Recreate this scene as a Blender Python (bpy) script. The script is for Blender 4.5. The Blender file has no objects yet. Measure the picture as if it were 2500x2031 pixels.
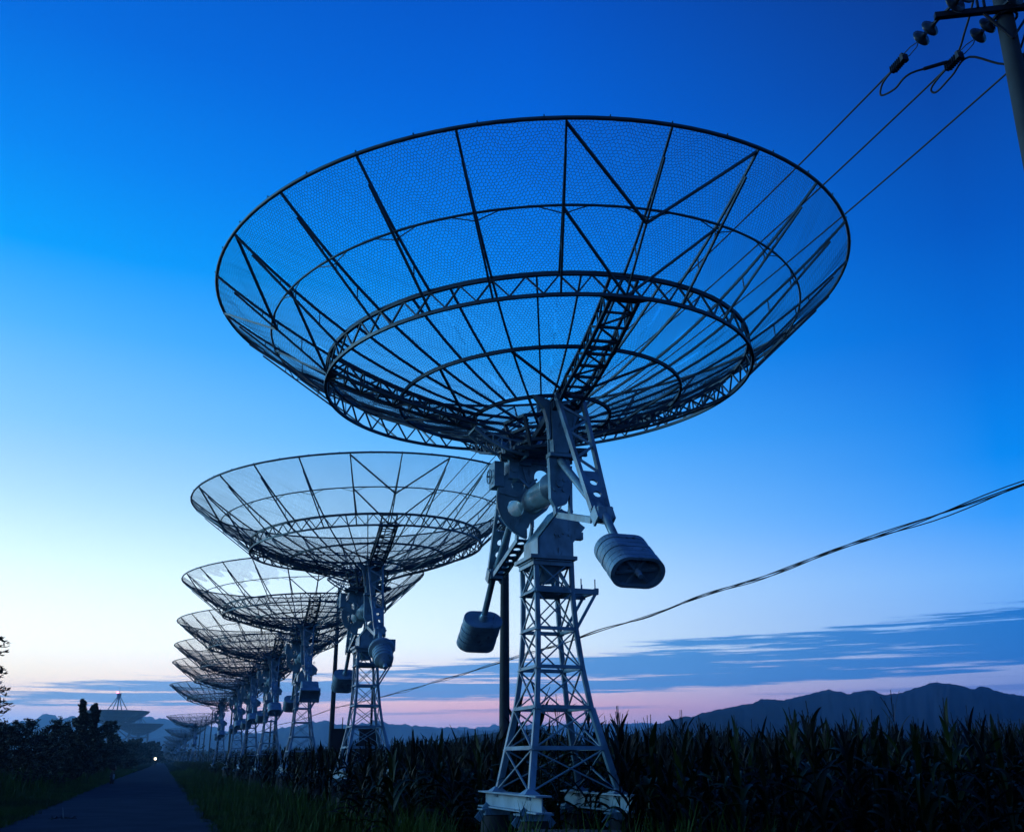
import bpy, math, random
import numpy as np
from mathutils import Vector, Matrix, noise
from mathutils.geometry import tessellate_polygon
R = math.radians
random.seed(7); rng = np.random.default_rng(7)
C = bpy.context.scene.collection
sc = bpy.context.scene

# ------------------------------------------------------------------ camera
H = 1.2                                     # eye height above the road
cam_d = bpy.data.cameras.new('camera'); cam = bpy.data.objects.new('camera', cam_d); C.objects.link(cam)
cam.location = (0, 0, H); cam.rotation_euler = (R(90 + 19.0), 0, 0)
cam_d.sensor_width = 36; cam_d.lens = 36 * 2435 / 2500; cam_d.clip_start = .1; cam_d.clip_end = 30000
sc.camera = cam
ROW = R(18.4)                               # the row of telescopes and the road run this far left of straight ahead
def row(L, S, z=0.0):                       # L metres to the right of the camera, S metres along the row
    return Vector((L * math.cos(ROW) - S * math.sin(ROW), L * math.sin(ROW) + S * math.cos(ROW), z))

# ------------------------------------------------------------------ sky, afterglow, exposure
sc.view_settings.view_transform = 'Standard'; sc.view_settings.look = 'None'
sc.view_settings.exposure = 0; sc.view_settings.gamma = 1
world = bpy.data.worlds.new("World"); sc.world = world; world.use_nodes = True
nt = world.node_tree; N = nt.nodes; L_ = nt.links
for n in list(N): N.remove(n)
def nd(tree, t, **kw):
    n = tree.nodes.new(t)
    for k, v in kw.items():
        if k in ('x', 'y', 'zz'): continue
        setattr(n, k, v)
    return n
def mth(tree, op, a, b=None, c=None, clamp=False):
    n = tree.nodes.new('ShaderNodeMath'); n.operation = op; n.use_clamp = clamp
    for i, v in enumerate((a, b, c)):
        if v is None: continue
        if isinstance(v, (int, float)): n.inputs[i].default_value = v
        else: tree.links.new(v, n.inputs[i])
    return n.outputs[0]
def lin(c):
    return tuple((v / 255 / 12.92 if v / 255 <= .04045 else ((v / 255 + .055) / 1.055) ** 2.4) for v in c)
def ramp(tree, fac, stops, interp='LINEAR'):
    n = tree.nodes.new('ShaderNodeValToRGB'); cr = n.color_ramp; cr.interpolation = interp
    while len(cr.elements) > 1: cr.elements.remove(cr.elements[-1])
    for i, (p, col) in enumerate(stops):
        e = cr.elements[0] if i == 0 else cr.elements.new(p)
        e.position = p; e.color = (*lin(col), 1)
    tree.links.new(fac, n.inputs[0]); return n.outputs[0]
def mixc(tree, fac, a, b, blend='MIX'):
    n = tree.nodes.new('ShaderNodeMix'); n.data_type = 'RGBA'; n.blend_type = blend
    for sock, v in ((n.inputs[0], fac), (n.inputs[6], a), (n.inputs[7], b)):
        if isinstance(v, (int, float)): sock.default_value = v
        elif isinstance(v, tuple): sock.default_value = (*v, 1) if len(v) == 3 else v
        else: tree.links.new(v, sock)
    return n.outputs[2]
tc = nd(nt, 'ShaderNodeTexCoord'); sp = nd(nt, 'ShaderNodeSeparateXYZ'); L_.new(tc.outputs['Generated'], sp.inputs[0])
sx, sy, sz = sp.outputs
el = mth(nt, 'MULTIPLY', mth(nt, 'ARCSINE', sz), 180 / math.pi)            # elevation, degrees
az = mth(nt, 'MULTIPLY', mth(nt, 'ARCTAN2', sx, sy), 180 / math.pi)        # azimuth, degrees to the right of straight ahead
e50 = mth(nt, 'DIVIDE', el, 50, clamp=True)
def deg(stops): return [(d / 50, c) for d, c in stops]
colL = ramp(nt, e50, deg([(0, (140, 188, 245)), (2.0, (172, 192, 238)), (3.0, (248, 222, 202)), (4.2, (255, 243, 214)), (6.2, (246, 250, 243)), (9.5, (222, 246, 255)), (13, (186, 228, 255)),
    (17, (138, 204, 255)), (22, (80, 178, 255)), (26, (0, 156, 246)), (31, (0, 130, 234)), (37, (0, 104, 214)), (45, (2, 82, 188)), (50, (4, 62, 162))]))
colC = ramp(nt, e50, deg([(0, (110, 170, 240)), (1.4, (178, 172, 220)), (2.6, (255, 190, 196)), (3.8, (240, 214, 222)), (6.0, (226, 244, 250)), (9.5, (194, 228, 255)), (13, (142, 204, 255)),
    (17.5, (80, 176, 255)), (22, (18, 148, 246)), (28, (0, 122, 232)), (35, (0, 98, 212)), (42, (2, 80, 190)), (50, (6, 58, 158))]))
colR = ramp(nt, e50, deg([(0, (50, 110, 195)), (2.4, (108, 136, 206)), (4.4, (146, 172, 226)), (6.5, (120, 180, 250)), (9, (112, 182, 255)), (12, (50, 156, 252)), (15, (0, 136, 238)),
    (20, (0, 110, 216)), (27, (0, 84, 186)), (35, (6, 62, 152)), (42, (8, 48, 126)), (50, (8, 34, 110))]))
mr = lambda v, a, b: mth(nt, 'SMOOTHSTEP', v, a, b) if False else None
def sstep(tree, v, a, b):
    n = tree.nodes.new('ShaderNodeMapRange'); n.interpolation_type = 'SMOOTHSTEP'; tree.links.new(v, n.inputs[0])
    n.inputs[1].default_value = a; n.inputs[2].default_value = b; n.inputs[3].default_value = 0; n.inputs[4].default_value = 1
    return n.outputs[0]
def lstep(tree, v, a, b):
    n = tree.nodes.new('ShaderNodeMapRange'); tree.links.new(v, n.inputs[0]); n.clamp = True
    n.inputs[1].default_value = a; n.inputs[2].default_value = b
    return n.outputs[0]
base = mixc(nt, lstep(nt, az, -29, 1), colL, colC)
base = mixc(nt, lstep(nt, az, 1, 27), base, colR)
# cloud streaks: low, long and thin, drawn out along the horizon
def cloud(scale_az, scale_el, seed, detail=5, rough=.55):
    cb = nd(nt, 'ShaderNodeCombineXYZ')
    L_.new(mth(nt, 'MULTIPLY', az, scale_az), cb.inputs[0]); L_.new(mth(nt, 'ADD', mth(nt, 'MULTIPLY', el, scale_el), mth(nt, 'MULTIPLY', az, -.012 * scale_el)), cb.inputs[1]); cb.inputs[2].default_value = seed
    n = nd(nt, 'ShaderNodeTexNoise'); n.inputs['Scale'].default_value = 1; n.inputs['Detail'].default_value = detail; n.inputs['Roughness'].default_value = rough
    L_.new(cb.outputs[0], n.inputs['Vector']); return n.outputs['Fac']
n1 = cloud(.045, 1.3, 3.2, 6, .55); n2 = cloud(.16, 4.6, 8.1, 7, .68)
nn = mth(nt, 'ADD', mth(nt, 'MULTIPLY', n1, .52), mth(nt, 'MULTIPLY', n2, .48))
# band: between about 3.4 and 7 degrees on the right, 2.4 to 5 in the middle, 2 to 4.2 on the left
top = mth(nt, 'ADD', 5.4, mth(nt, 'MULTIPLY', az, .078)); bot = mth(nt, 'ADD', 3.4, mth(nt, 'MULTIPLY', az, .042))
band = mth(nt, 'MULTIPLY', mth(nt, 'SUBTRACT', 1, sstep(nt, mth(nt, 'SUBTRACT', el, top), -.9, .7)), sstep(nt, mth(nt, 'SUBTRACT', el, bot), -.45, .35))
cl = mth(nt, 'ADD', nn, mth(nt, 'MULTIPLY', band, mth(nt, 'ADD', .150, mth(nt, 'MULTIPLY', lstep(nt, az, -10, 25), .03))))
cm = mth(nt, 'MULTIPLY', sstep(nt, cl, .56, .64), sstep(nt, band, 0, .25))
cloudc = mixc(nt, lstep(nt, az, -30, 8), lin((96, 142, 186)), lin((56, 138, 206)))
cloudc = mixc(nt, lstep(nt, az, 8, 28), cloudc, lin((0, 110, 196)))
skyc = mixc(nt, mth(nt, 'MULTIPLY', cm, .92), base, cloudc)
# thin low streaks crossing the pink strip
n3 = cloud(.06, 3.0, 21.7, 3, .5)
st = mth(nt, 'MULTIPLY', sstep(nt, n3, .56, .68), mth(nt, 'MULTIPLY', sstep(nt, el, .6, 1.8), mth(nt, 'SUBTRACT', 1, sstep(nt, el, 3.2, 5.0))))
skyc = mixc(nt, mth(nt, 'MULTIPLY', st, .55), skyc, mixc(nt, lstep(nt, az, -30, 25), lin((150, 160, 195)), lin((60, 110, 190))))
# away from the afterglow (behind the viewer) the sky falls to night blue
back = mth(nt, 'SUBTRACT', 1, sstep(nt, mth(nt, 'ABSOLUTE', mth(nt, 'ADD', az, 25)), 75, 150))
skyc = mixc(nt, mth(nt, 'SUBTRACT', 1, back), skyc, mixc(nt, sstep(nt, el, 0, 50), lin((64, 112, 180)), lin((6, 50, 130))))
skyc = mixc(nt, sstep(nt, el, 48, 85), skyc, lin((8, 50, 140)))
below = sstep(nt, el, -1.5, -.2)
skyc = mixc(nt, below, lin((22, 40, 62)), skyc)
nish = nd(nt, 'ShaderNodeTexSky'); nish.sky_type = 'NISHITA'; nish.sun_disc = False
nish.sun_elevation = R(-2.5); nish.sun_rotation = R(-42); nish.air_density = 1.2; nish.ozone_density = 3.0
glow = mth(nt, 'MULTIPLY', mth(nt, 'SUBTRACT', 1, sstep(nt, el, 5, 16)), mth(nt, 'SUBTRACT', 1, sstep(nt, mth(nt, 'ABSOLUTE', mth(nt, 'ADD', az, 32)), 10, 52)))
boost = nd(nt, 'ShaderNodeVectorMath', operation='SCALE'); L_.new(skyc, boost.inputs[0]); L_.new(mth(nt, 'ADD', 1.0, mth(nt, 'MULTIPLY', glow, .38)), boost.inputs['Scale']); skyc = boost.outputs[0]
bgA = nd(nt, 'ShaderNodeBackground'); bgA.inputs[1].default_value = 1.10; L_.new(skyc, bgA.inputs[0])
bgB = nd(nt, 'ShaderNodeBackground'); bgB.inputs[1].default_value = .05; L_.new(nish.outputs[0], bgB.inputs[0])
add = nd(nt, 'ShaderNodeAddShader'); L_.new(bgA.outputs[0], add.inputs[0]); L_.new(bgB.outputs[0], add.inputs[1])
wo = nd(nt, 'ShaderNodeOutputWorld'); L_.new(add.outputs[0], wo.inputs[0])
world.cycles.sampling_method = 'MANUAL'; world.cycles.sample_map_resolution = 1024

sun_d = bpy.data.lights.new('sun', 'SUN'); sun = bpy.data.objects.new('sun', sun_d); C.objects.link(sun)
sun_d.energy = 1.7; sun_d.angle = R(30); sun_d.color = (.36, .76, 1.0)          # the afterglow, low on the left
sd = Vector((math.sin(R(-82)) * math.cos(R(12)), math.cos(R(-82)) * math.cos(R(12)), math.sin(R(12))))
sun.rotation_euler = (-sd).to_track_quat('-Z', 'Y').to_euler()

cy = sc.cycles
cy.max_bounces = 6; cy.diffuse_bounces = 2; cy.glossy_bounces = 2; cy.transparent_max_bounces = 24; cy.volume_bounces = 2
cy.transmission_bounces = 2; cy.use_denoising = True; cy.caustics_reflective = False; cy.caustics_refractive = False

# ------------------------------------------------------------------ materials
def mat(name, col, rough=.6, metal=0., var=.0, scale=6., col2=None, spec=.5, bump=0., rust=0.):
    m = bpy.data.materials.new(name); m.use_nodes = True; t = m.node_tree; b = t.nodes['Principled BSDF']
    b.inputs['Roughness'].default_value = rough; b.inputs['Metallic'].default_value = metal; b.inputs['Specular IOR Level'].default_value = spec
    b.inputs['Base Color'].default_value = (*col, 1)
    if var or col2:
        tcn = t.nodes.new('ShaderNodeTexCoord'); n = t.nodes.new('ShaderNodeTexNoise'); n.inputs['Scale'].default_value = scale; n.inputs['Detail'].default_value = 6
        t.links.new(tcn.outputs['Object'], n.inputs['Vector'])
        r = t.nodes.new('ShaderNodeValToRGB'); r.color_ramp.elements[0].position = .38; r.color_ramp.elements[1].position = .66
        c2 = col2 or tuple(v * (1 - var) for v in col)
        r.color_ramp.elements[0].color = (*c2, 1); r.color_ramp.elements[1].color = (*col, 1)
        t.links.new(n.outputs['Fac'], r.inputs[0]); colo = r.outputs[0]
        if rust:
            mp = t.nodes.new('ShaderNodeMapping'); mp.inputs['Scale'].default_value = (9, 9, 2.2); t.links.new(tcn.outputs['Object'], mp.inputs['Vector'])
            n2_ = t.nodes.new('ShaderNodeTexNoise'); n2_.inputs['Scale'].default_value = 1.6; n2_.inputs['Detail'].default_value = 8; n2_.inputs['Roughness'].default_value = .7; t.links.new(mp.outputs[0], n2_.inputs['Vector'])
            colo = mixc(t, mth(t, 'MULTIPLY', sstep(t, n2_.outputs['Fac'], .56, .70), rust), colo, (.035, .028, .022))
        t.links.new(colo, b.inputs['Base Color'])
        if bump:
            bm = t.nodes.new('ShaderNodeBump'); bm.inputs['Strength'].default_value = bump; bm.inputs['Distance'].default_value = .02
            t.links.new(n.outputs['Fac'], bm.inputs['Height']); t.links.new(bm.outputs[0], b.inputs['Normal'])
    return m
def emis(name, col, s):
    m = bpy.data.materials.new(name); m.use_nodes = True; b = m.node_tree.nodes['Principled BSDF']
    b.inputs['Base Color'].default_value = (0, 0, 0, 1); b.inputs['Emission Color'].default_value = (*col, 1); b.inputs['Emission Strength'].default_value = s
    return m
M = dict(
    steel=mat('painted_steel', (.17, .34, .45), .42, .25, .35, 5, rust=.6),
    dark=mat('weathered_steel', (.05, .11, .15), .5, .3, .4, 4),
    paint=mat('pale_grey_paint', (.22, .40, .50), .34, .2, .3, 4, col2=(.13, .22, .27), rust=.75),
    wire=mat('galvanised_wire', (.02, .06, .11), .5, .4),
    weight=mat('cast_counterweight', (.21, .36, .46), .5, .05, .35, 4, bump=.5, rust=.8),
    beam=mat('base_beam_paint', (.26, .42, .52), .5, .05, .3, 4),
    concrete=mat('old_concrete', (.035, .04, .045), .9, 0, .4, 3, bump=.5),
    pole=mat('concrete_pole', (.028, .042, .050), .8, 0, .35, 2.2, bump=.3),
    cable=mat('black_cable', (.012, .014, .018), .6),
    black=mat('dark_iron', (.018, .022, .028), .55, .4),
    porcelain=mat('insulator_porcelain', (.03, .05, .07), .25, 0, .2, 8),
    road=mat('worn_asphalt', (.042, .056, .078), .85, 0, .22, .9, bump=.08, spec=.0),
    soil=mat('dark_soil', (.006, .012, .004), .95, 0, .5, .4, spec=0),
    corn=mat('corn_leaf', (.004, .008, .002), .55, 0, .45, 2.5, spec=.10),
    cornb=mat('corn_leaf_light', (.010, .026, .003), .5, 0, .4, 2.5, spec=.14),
    tassel=mat('corn_tassel', (.006, .007, .004), .8),
    grass=mat('verge_grass', (.028, .090, .005), .75, 0, .6, .35, spec=.2),
    reed=mat('tall_grass', (.014, .036, .006), .75, 0, .5, .5, spec=.2),
    leaf=mat('tree_leaf', (.005, .009, .005), .55, 0, .4, 1.5, spec=.3),
    bark=mat('bark', (.02, .018, .015), .9, 0, .4, 5),
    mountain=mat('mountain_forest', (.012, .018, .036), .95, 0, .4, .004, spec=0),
    hazemountain=mat('far_forest_haze_tint', (.07, .11, .15), .95, 0, .3, .004, spec=0),  # far forested ranges, their pale blue haze painted into the base colour
    hill=mat('hill_forest', (.010, .017, .020), .95, 0, .4, .01, spec=0),
    big=mat('white_reflector_paint', (.10, .12, .125), .5, .0, .1, .2),
    bigframe=mat('reflector_backing_steel', (.07, .09, .11), .5, .1, .1, .2),
    lamp=emis('lamp_glow', (1, .80, .50), 7), red=emis('warning_light_red', (1, .05, .1), 30),
    tyre=mat('tyre_rubber', (.01, .01, .01), .8), moto=mat('motorcycle_paint', (.05, .015, .02), .3, .3),
    white=mat('pale_dry_leaf', (.30, .30, .26), .7),
)
# ------------------------------------------------------------------ mesh helpers
class MB:
    def __init__(s): s.v = []; s.f = []; s.sm = []
    def add(s, vs, fs, smooth=False):
        o = len(s.v); s.v += [tuple(v) for v in vs]; s.f += [tuple(i + o for i in f) for f in fs]; s.sm += [smooth] * len(fs)
    def bar(s, p, q, w, h=None, up=(0, 0, 1)):
        p = Vector(p); q = Vector(q); h = h or w; d = (q - p)
        if d.length < 1e-6: return
        d.normalize(); up = Vector(up)
        if abs(d.dot(up)) > .97: up = Vector((1, 0, 0)) if abs(d.x) < .9 else Vector((0, 1, 0))
        a = d.cross(up).normalized(); b = a.cross(d).normalized()
        vs = [e + a * (sa * w / 2) + b * (sb * h / 2) for e in (p, q) for sa, sb in ((-1, -1), (1, -1), (1, 1), (-1, 1))]
        s.add(vs, [(0, 1, 2, 3)[::-1], (4, 5, 6, 7), (0, 1, 5, 4), (1, 2, 6, 5), (2, 3, 7, 6), (3, 0, 4, 7)])
    def angle(s, p, q, w, up=(0, 0, 1), th=.006):            # L-section steel angle: two flat legs
        p = Vector(p); q = Vector(q); d = (q - p).normalized(); up = Vector(up)
        if abs(d.dot(up)) > .97: up = Vector((1, 0, 0))
        a = d.cross(up).normalized(); b = a.cross(d).normalized()
        s.bar(p + a * w / 2, q + a * w / 2, w, th, b); s.bar(p + b * (w / 2 + th / 2), q + b * (w / 2 + th / 2), th, w, b)
    def box(s, c, sx, sy, sz):
        c = Vector(c); s.add([c + Vector((x * sx / 2, y * sy / 2, z * sz / 2)) for x in (-1, 1) for y in (-1, 1) for z in (-1, 1)],
              [(0, 1, 3, 2), (4, 6, 7, 5), (0, 4, 5, 1), (2, 3, 7, 6), (0, 2, 6, 4), (1, 5, 7, 3)])
    def tube(s, pts, r, n=8, closed=False, caps=True, smooth=True):
        pts = [Vector(p) for p in pts]; m = len(pts); rs = r if isinstance(r, (list, tuple)) else [r] * m
        prev = None; rings = []
        for i, p in enumerate(pts):
            if closed: d = pts[(i + 1) % m] - pts[i - 1]
            else: d = pts[min(i + 1, m - 1)] - pts[max(i - 1, 0)]
            d.normalize()
            if prev is None:
                u = Vector((0, 0, 1)) if abs(d.z) < .9 else Vector((1, 0, 0)); a = d.cross(u).normalized()
            else: a = (prev - d * prev.dot(d)).normalized()
            prev = a; b = d.cross(a)
            rings.append([p + (a * math.cos(2 * math.pi * k / n) + b * math.sin(2 * math.pi * k / n)) * rs[i] for k in range(n)])
        vs = [v for rg in rings for v in rg]; fs = []
        for i in range(m if closed else m - 1):
            j = (i + 1) % m
            for k in range(n): fs.append((i * n + k, i * n + (k + 1) % n, j * n + (k + 1) % n, j * n + k))
        s.add(vs, fs, smooth)
        if caps and not closed:
            s.add(rings[0], [tuple(range(n))[::-1]]); s.add(rings[-1], [tuple(range(n))])
    def lathe(s, p, axis, prof, n=20, smooth=True):          # prof: (distance along axis, radius)
        p = Vector(p); d = Vector(axis).normalized(); u = Vector((0, 0, 1)) if abs(d.z) < .9 else Vector((1, 0, 0))
        a = d.cross(u).normalized(); b = d.cross(a)
        vs = [p + d * h + (a * math.cos(2 * math.pi * k / n) + b * math.sin(2 * math.pi * k / n)) * max(r, 1e-4) for h, r in prof for k in range(n)]
        fs = [(i * n + k, i * n + (k + 1) % n, (i + 1) * n + (k + 1) % n, (i + 1) * n + k) for i in range(len(prof) - 1) for k in range(n)]
        s.add(vs, fs, smooth); s.add(vs[:n], [tuple(range(n))]); s.add(vs[-n:], [tuple(range(n))[::-1]])
    def plate(s, outer, holes, th, fr):                      # flat plate with holes; fr = (origin, u, v, normal)
        o, u, v, w = [Vector(x) for x in fr]; loops = [outer] + list(holes)
        tris = tessellate_polygon([[Vector((x, y, 0)) for x, y in lp] for lp in loops])
        flat = [p for lp in loops for p in lp]; n = len(flat)
        vs = [o + u * x + v * y + w * (sgn * th / 2) for sgn in (-1, 1) for x, y in flat]
        fs = [tuple(t) for t in tris] + [tuple(i + n for i in t)[::-1] for t in tris]; k = 0
        for lp in loops:
            m = len(lp)
            fs += [(k + i, k + (i + 1) % m, k + (i + 1) % m + n, k + i + n) for i in range(m)]; k += m
        s.add(vs, fs)
    def build(s, name, m, parent=None):
        me = bpy.data.meshes.new(name); me.from_pydata(s.v, [], s.f); me.materials.append(m)
        me.polygons.foreach_set('use_smooth', s.sm); me.update()
        return link(name, me, parent)
def link(name, me, parent=None):
    o = bpy.data.objects.new(name, me); C.objects.link(o)
    if parent: o.parent = parent
    return o
def tag(o, label=None, cat=None, group=None, kind=None):
    if label: o['label'] = label
    if cat: o['category'] = cat
    if group: o['group'] = group
    if kind: o['kind'] = kind
    return o
def empty(name, loc, rz=0, **kw):
    o = bpy.data.objects.new(name, None); C.objects.link(o); o.location = loc; o.rotation_euler = (0, 0, rz); o.empty_display_size = .3
    return tag(o, **kw)
def npmesh(name, V, F, m, parent=None, smooth=False):        # V (n,3), F (k,3|4) arrays
    me = bpy.data.meshes.new(name); k = F.shape[1]
    me.vertices.add(len(V)); me.vertices.foreach_set('co', V.astype(np.float32).ravel())
    me.loops.add(F.size); me.loops.foreach_set('vertex_index', F.astype(np.int32).ravel())
    me.polygons.add(len(F)); me.polygons.foreach_set('loop_start', (np.arange(len(F)) * k).astype(np.int32))
    me.materials.append(m); me.update(calc_edges=True)
    if smooth: me.polygons.foreach_set('use_smooth', [True] * len(F))
    return link(name, me, parent)
def circ(cx, cy, r, n=16): return [(cx + r * math.cos(2 * math.pi * i / n), cy + r * math.sin(2 * math.pi * i / n)) for i in range(n)]
def children(o): return [c for c in bpy.data.objects if c.parent == o]
def copy_tree(o, kids, loc):
    c = o.copy(); C.objects.link(c); c.location = loc
    for ch, sub in kids:
        d = ch.copy(); C.objects.link(d); d.parent = c
        for g in sub:
            e = g.copy(); C.objects.link(e); e.parent = d
    return c
def kid_tree(o):
    by = {}
    for c in bpy.data.objects:
        if c.parent: by.setdefault(c.parent.name, []).append(c)
    return [(c, by.get(c.name, [])) for c in by.get(o.name, [])]

# ------------------------------------------------------------------ ground, road
def quadstrip(name, left, right, z, m, kind='structure'):
    n = len(left); vs = [(*p, z) for p in left] + [(*p, z) for p in right]
    b = MB(); b.add(vs, [(i, i + 1, n + i + 1, n + i)[::-1] for i in range(n - 1)]); return tag(b.build(name, m), kind=kind)
bg_ = MB(); bg_.add([(-3300, -120, -.06), (3300, -120, -.06), (3300, 3300, -.06), (-3300, 3300, -.06)], [(0, 1, 2, 3)])
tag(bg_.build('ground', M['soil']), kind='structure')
le, ri = [], []
Sv = [-20 + i * 1.0 for i in range(150)] + [130 + i * 12 for i in range(60)]
for S in Sv:
    a = noise.noise(Vector((S * .35, 0, 1))) * .22 + noise.noise(Vector((S * 1.3, 4, 1))) * .08
    b = noise.noise(Vector((S * .3, 9, 1))) * .2 + noise.noise(Vector((S * 1.4, 14, 1))) * .07
    le.append(tuple(row(-2.78 + a + .9 * min(max((S - 70) / 120, 0), 1), S))[:2]); ri.append(tuple(row(1.12 + b, S))[:2])
quadstrip('road', le, ri, 0.0, M['road'])

# ------------------------------------------------------------------ mesh dish radio telescope
# local frame: x = across the row (right), y = along the row (away), z up, origin on the ground under the tower
DC = Vector((-.19, .03, 6.40 + H)); dn = Vector((-.055, .018, 1)).normalized()
du = Vector((0, 1, 0)).cross(dn).normalized(); dv = dn.cross(du)
DM = Matrix((du, dv, dn)).transposed()
KP = .092
def zm(r): return KP * (r * r - 20.25)
def D(r, phi, z):
    return DC + DM @ Vector((r * math.cos(R(phi)), r * math.sin(R(phi)), z))
def ringpts(r, z, n=96): return [D(r, 360 * i / n, z) for i in range(n)]
def hex_mesh(cell=.042, wd=.0045, keep=None, seed=1):
    """chicken-wire hexagons laid panel by panel on the paraboloid; every wire is a thin three-sided rod"""
    rg = np.random.default_rng(seed); Vv = []; Ff = []; nv = 0
    a = cell / math.sqrt(3)                                  # hexagon side
    rr = np.linspace(.97, 4.5, 400); arc = np.concatenate([[0], np.cumsum(np.hypot(np.diff(rr), np.diff(KP * rr * rr)))])
    tot = arc[-1]
    for k in range(24):
        off = rg.uniform(0, cell, 2)
        nj = int(tot / (1.5 * a)) + 2; half = 4.5 * math.tan(math.pi / 24) + cell; ni = int(half / cell) + 2
        I, J = np.meshgrid(np.arange(-ni, ni + 1), np.arange(-1, nj + 1))
        cx_ = (I + .5 * (J % 2)) * cell + off[0]; cy_ = J * 1.5 * a + off[1]
        cx_ = cx_.ravel(); cy_ = cy_.ravel()
        ang = np.radians([90, 30, -30, -90]); E = []
        for p, q in ((0, 1), (1, 2), (2, 3)):
            E.append(np.stack([cx_ + a * np.cos(ang[p]), cy_ + a * np.sin(ang[p]), cx_ + a * np.cos(ang[q]), cy_ + a * np.sin(ang[q])], 1))
        E = np.concatenate(E)
        mx = (E[:, 0] + E[:, 2]) / 2; my = (E[:, 1] + E[:, 3]) / 2
        rm = np.interp(my, arc, rr, left=-1, right=-1)
        ok = (rm > .97) & (rm < 4.49) & (np.abs(mx) < rm * math.pi / 24)
        if keep is not None: ok &= keep(k, rm, mx / np.maximum(rm, .1))
        E = E[ok]
        def pos(x, y):
            xj = x + .015 * np.sin(y * 9.1 + k * 1.7 + 2 * np.sin(x * 5)) + .006 * np.sin(x * 31 + y * 23 + k)
            yj = y + .015 * np.sin(x * 11.3 + k * 2.3 + np.sin(y * 6)) + .006 * np.sin(x * 27 - y * 29 + k)
            r = np.interp(yj, arc, rr); z = KP * (r * r - 20.25) + .022 * np.sin(x * 4.2 + k) * np.sin(y * 5.1 + 2 * k)
            ph = math.radians(15 * k + 7.5) + xj / r
            return np.stack([r * np.cos(ph), r * np.sin(ph), z], 1)
        P = pos(E[:, 0], E[:, 1]); Q = pos(E[:, 2], E[:, 3])
        d = Q - P; d /= np.linalg.norm(d, axis=1)[:, None] + 1e-9
        mid = (P + Q) / 2; nrm = np.stack([-2 * KP * mid[:, 0], -2 * KP * mid[:, 1], np.ones(len(mid))], 1); nrm /= np.linalg.norm(nrm, axis=1)[:, None]
        s = np.cross(d, nrm); ww = wd / 2
        rods = [P + s * ww, P - s * ww, P - nrm * ww * 1.5, Q + s * ww, Q - s * ww, Q - nrm * ww * 1.5]
        V = np.stack(rods, 1).reshape(-1, 3); b = np.arange(len(P))[:, None] * 6 + nv
        F = np.concatenate([b + np.array([[0, 1, 4, 3]]), b + np.array([[1, 2, 5, 4]]), b + np.array([[2, 0, 3, 5]])])
        Vv.append(V); Ff.append(F); nv += len(V)
    V = np.concatenate(Vv); F = np.concatenate(Ff)
    V = V @ np.array(DM).T + np.array(DC)
    return V, F
TW = [(.83, .57, .05), (1.32, .47, .03), (1.81, .37, .015), (2.31, .305, .0), (2.80, .265, -.02), (3.29, .25, -.04), (3.70, .25, -.05)]   # height, half-width, lean
AY = 1.12
def corner(i, lv):
    z, w, ox = TW[lv]; sx_, sy_ = ((-1, -1), (1, -1), (1, 1), (-1, 1))[i]
    return Vector((sx_ * w + ox, sy_ * w * AY, z))
MT = -.14                                                     # x of the declination axis
ZA = 3.43 + H
def stadium(L_, W_, n=14):
    r = W_ / 2; k = L_ / 2 - r
    return [(k + r * math.cos(R(-90 + 180 * i / n)), r * math.sin(R(-90 + 180 * i / n))) for i in range(n + 1)] + [(-k + r * math.cos(R(90 + 180 * i / n)), r * math.sin(R(90 + 180 * i / n))) for i in range(n + 1)]
def P_(x, t, z): return Vector((x, -t, z))                    # t = metres from the dish centre towards the viewer
def weight_frame(sg):
    o_ = 0 if sg == 1 else .12; a = P_(MT + .03, sg * (2.57 + o_), 2.225 + H - o_); b = P_(MT + .03, sg * (2.95 + o_), 1.92 + H - o_); d = (b - a).normalized()
    return a, b, d
def weight_stadium(sg):
    a, b, d = weight_frame(sg); u = Vector((1, 0, 0)); v = d.cross(u).normalized(); mb = MB(); Lh = (b - a).length; n = 5
    for i in range(n):
        c = a + d * (Lh * (i + .5) / n); e = 1 - .015 * (i % 2)
        mb.plate([(x * e, y * e) for x, y in stadium(.63, .37)], [], Lh / n * .86, (c, u, v, d))
        mb.plate([(x * .91, y * .88) for x, y in stadium(.63, .37)], [], Lh / n * .98, (c, u, v, d))
    # rim of the open end, with a star of stiffeners and the rod's tip
    mb.plate(stadium(.63, .37), [[(x * .84, y * .84) for x, y in stadium(.63, .37)]], .07, (b + d * .035, u, v, d))
    for k in range(6):
        q = R(60 * k + 12); mb.bar(b + d * .012, b + d * .012 + (u * math.cos(q) * 1.25 + v * math.sin(q) * .9) * .19, .03, .035, d)
    mb.lathe(b, d, [(0, .035), (.1, .035), (.1, .028), (.15, .028)], 10)
    for x in (-.2, .2):
        mb.lathe(a - d * .05, d, [(0, .008), (.06, .008)], 6) if x < 0 else mb.bar(a + u * x * .8, a + u * x * .8 - d * .12, .012)
    return mb
def weight_round(sg):
    a, b, d = weight_frame(sg); mb = MB()
    mb.lathe(a - d * .08, d, [(-.06, .08), (-.06, .29), (0, .31), (.05, .29), (.05, .17), (.11, .17), (.11, .235), (.18, .235), (.18, .195), (.205, .195), (.205, .235), (.28, .235), (.28, .195), (.305, .195), (.305, .235), (.38, .235), (.38, .195), (.405, .195), (.405, .225), (.47, .21), (.47, .13), (.60, .125), (.60, .055), (.74, .05)], 30)
    return mb
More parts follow.
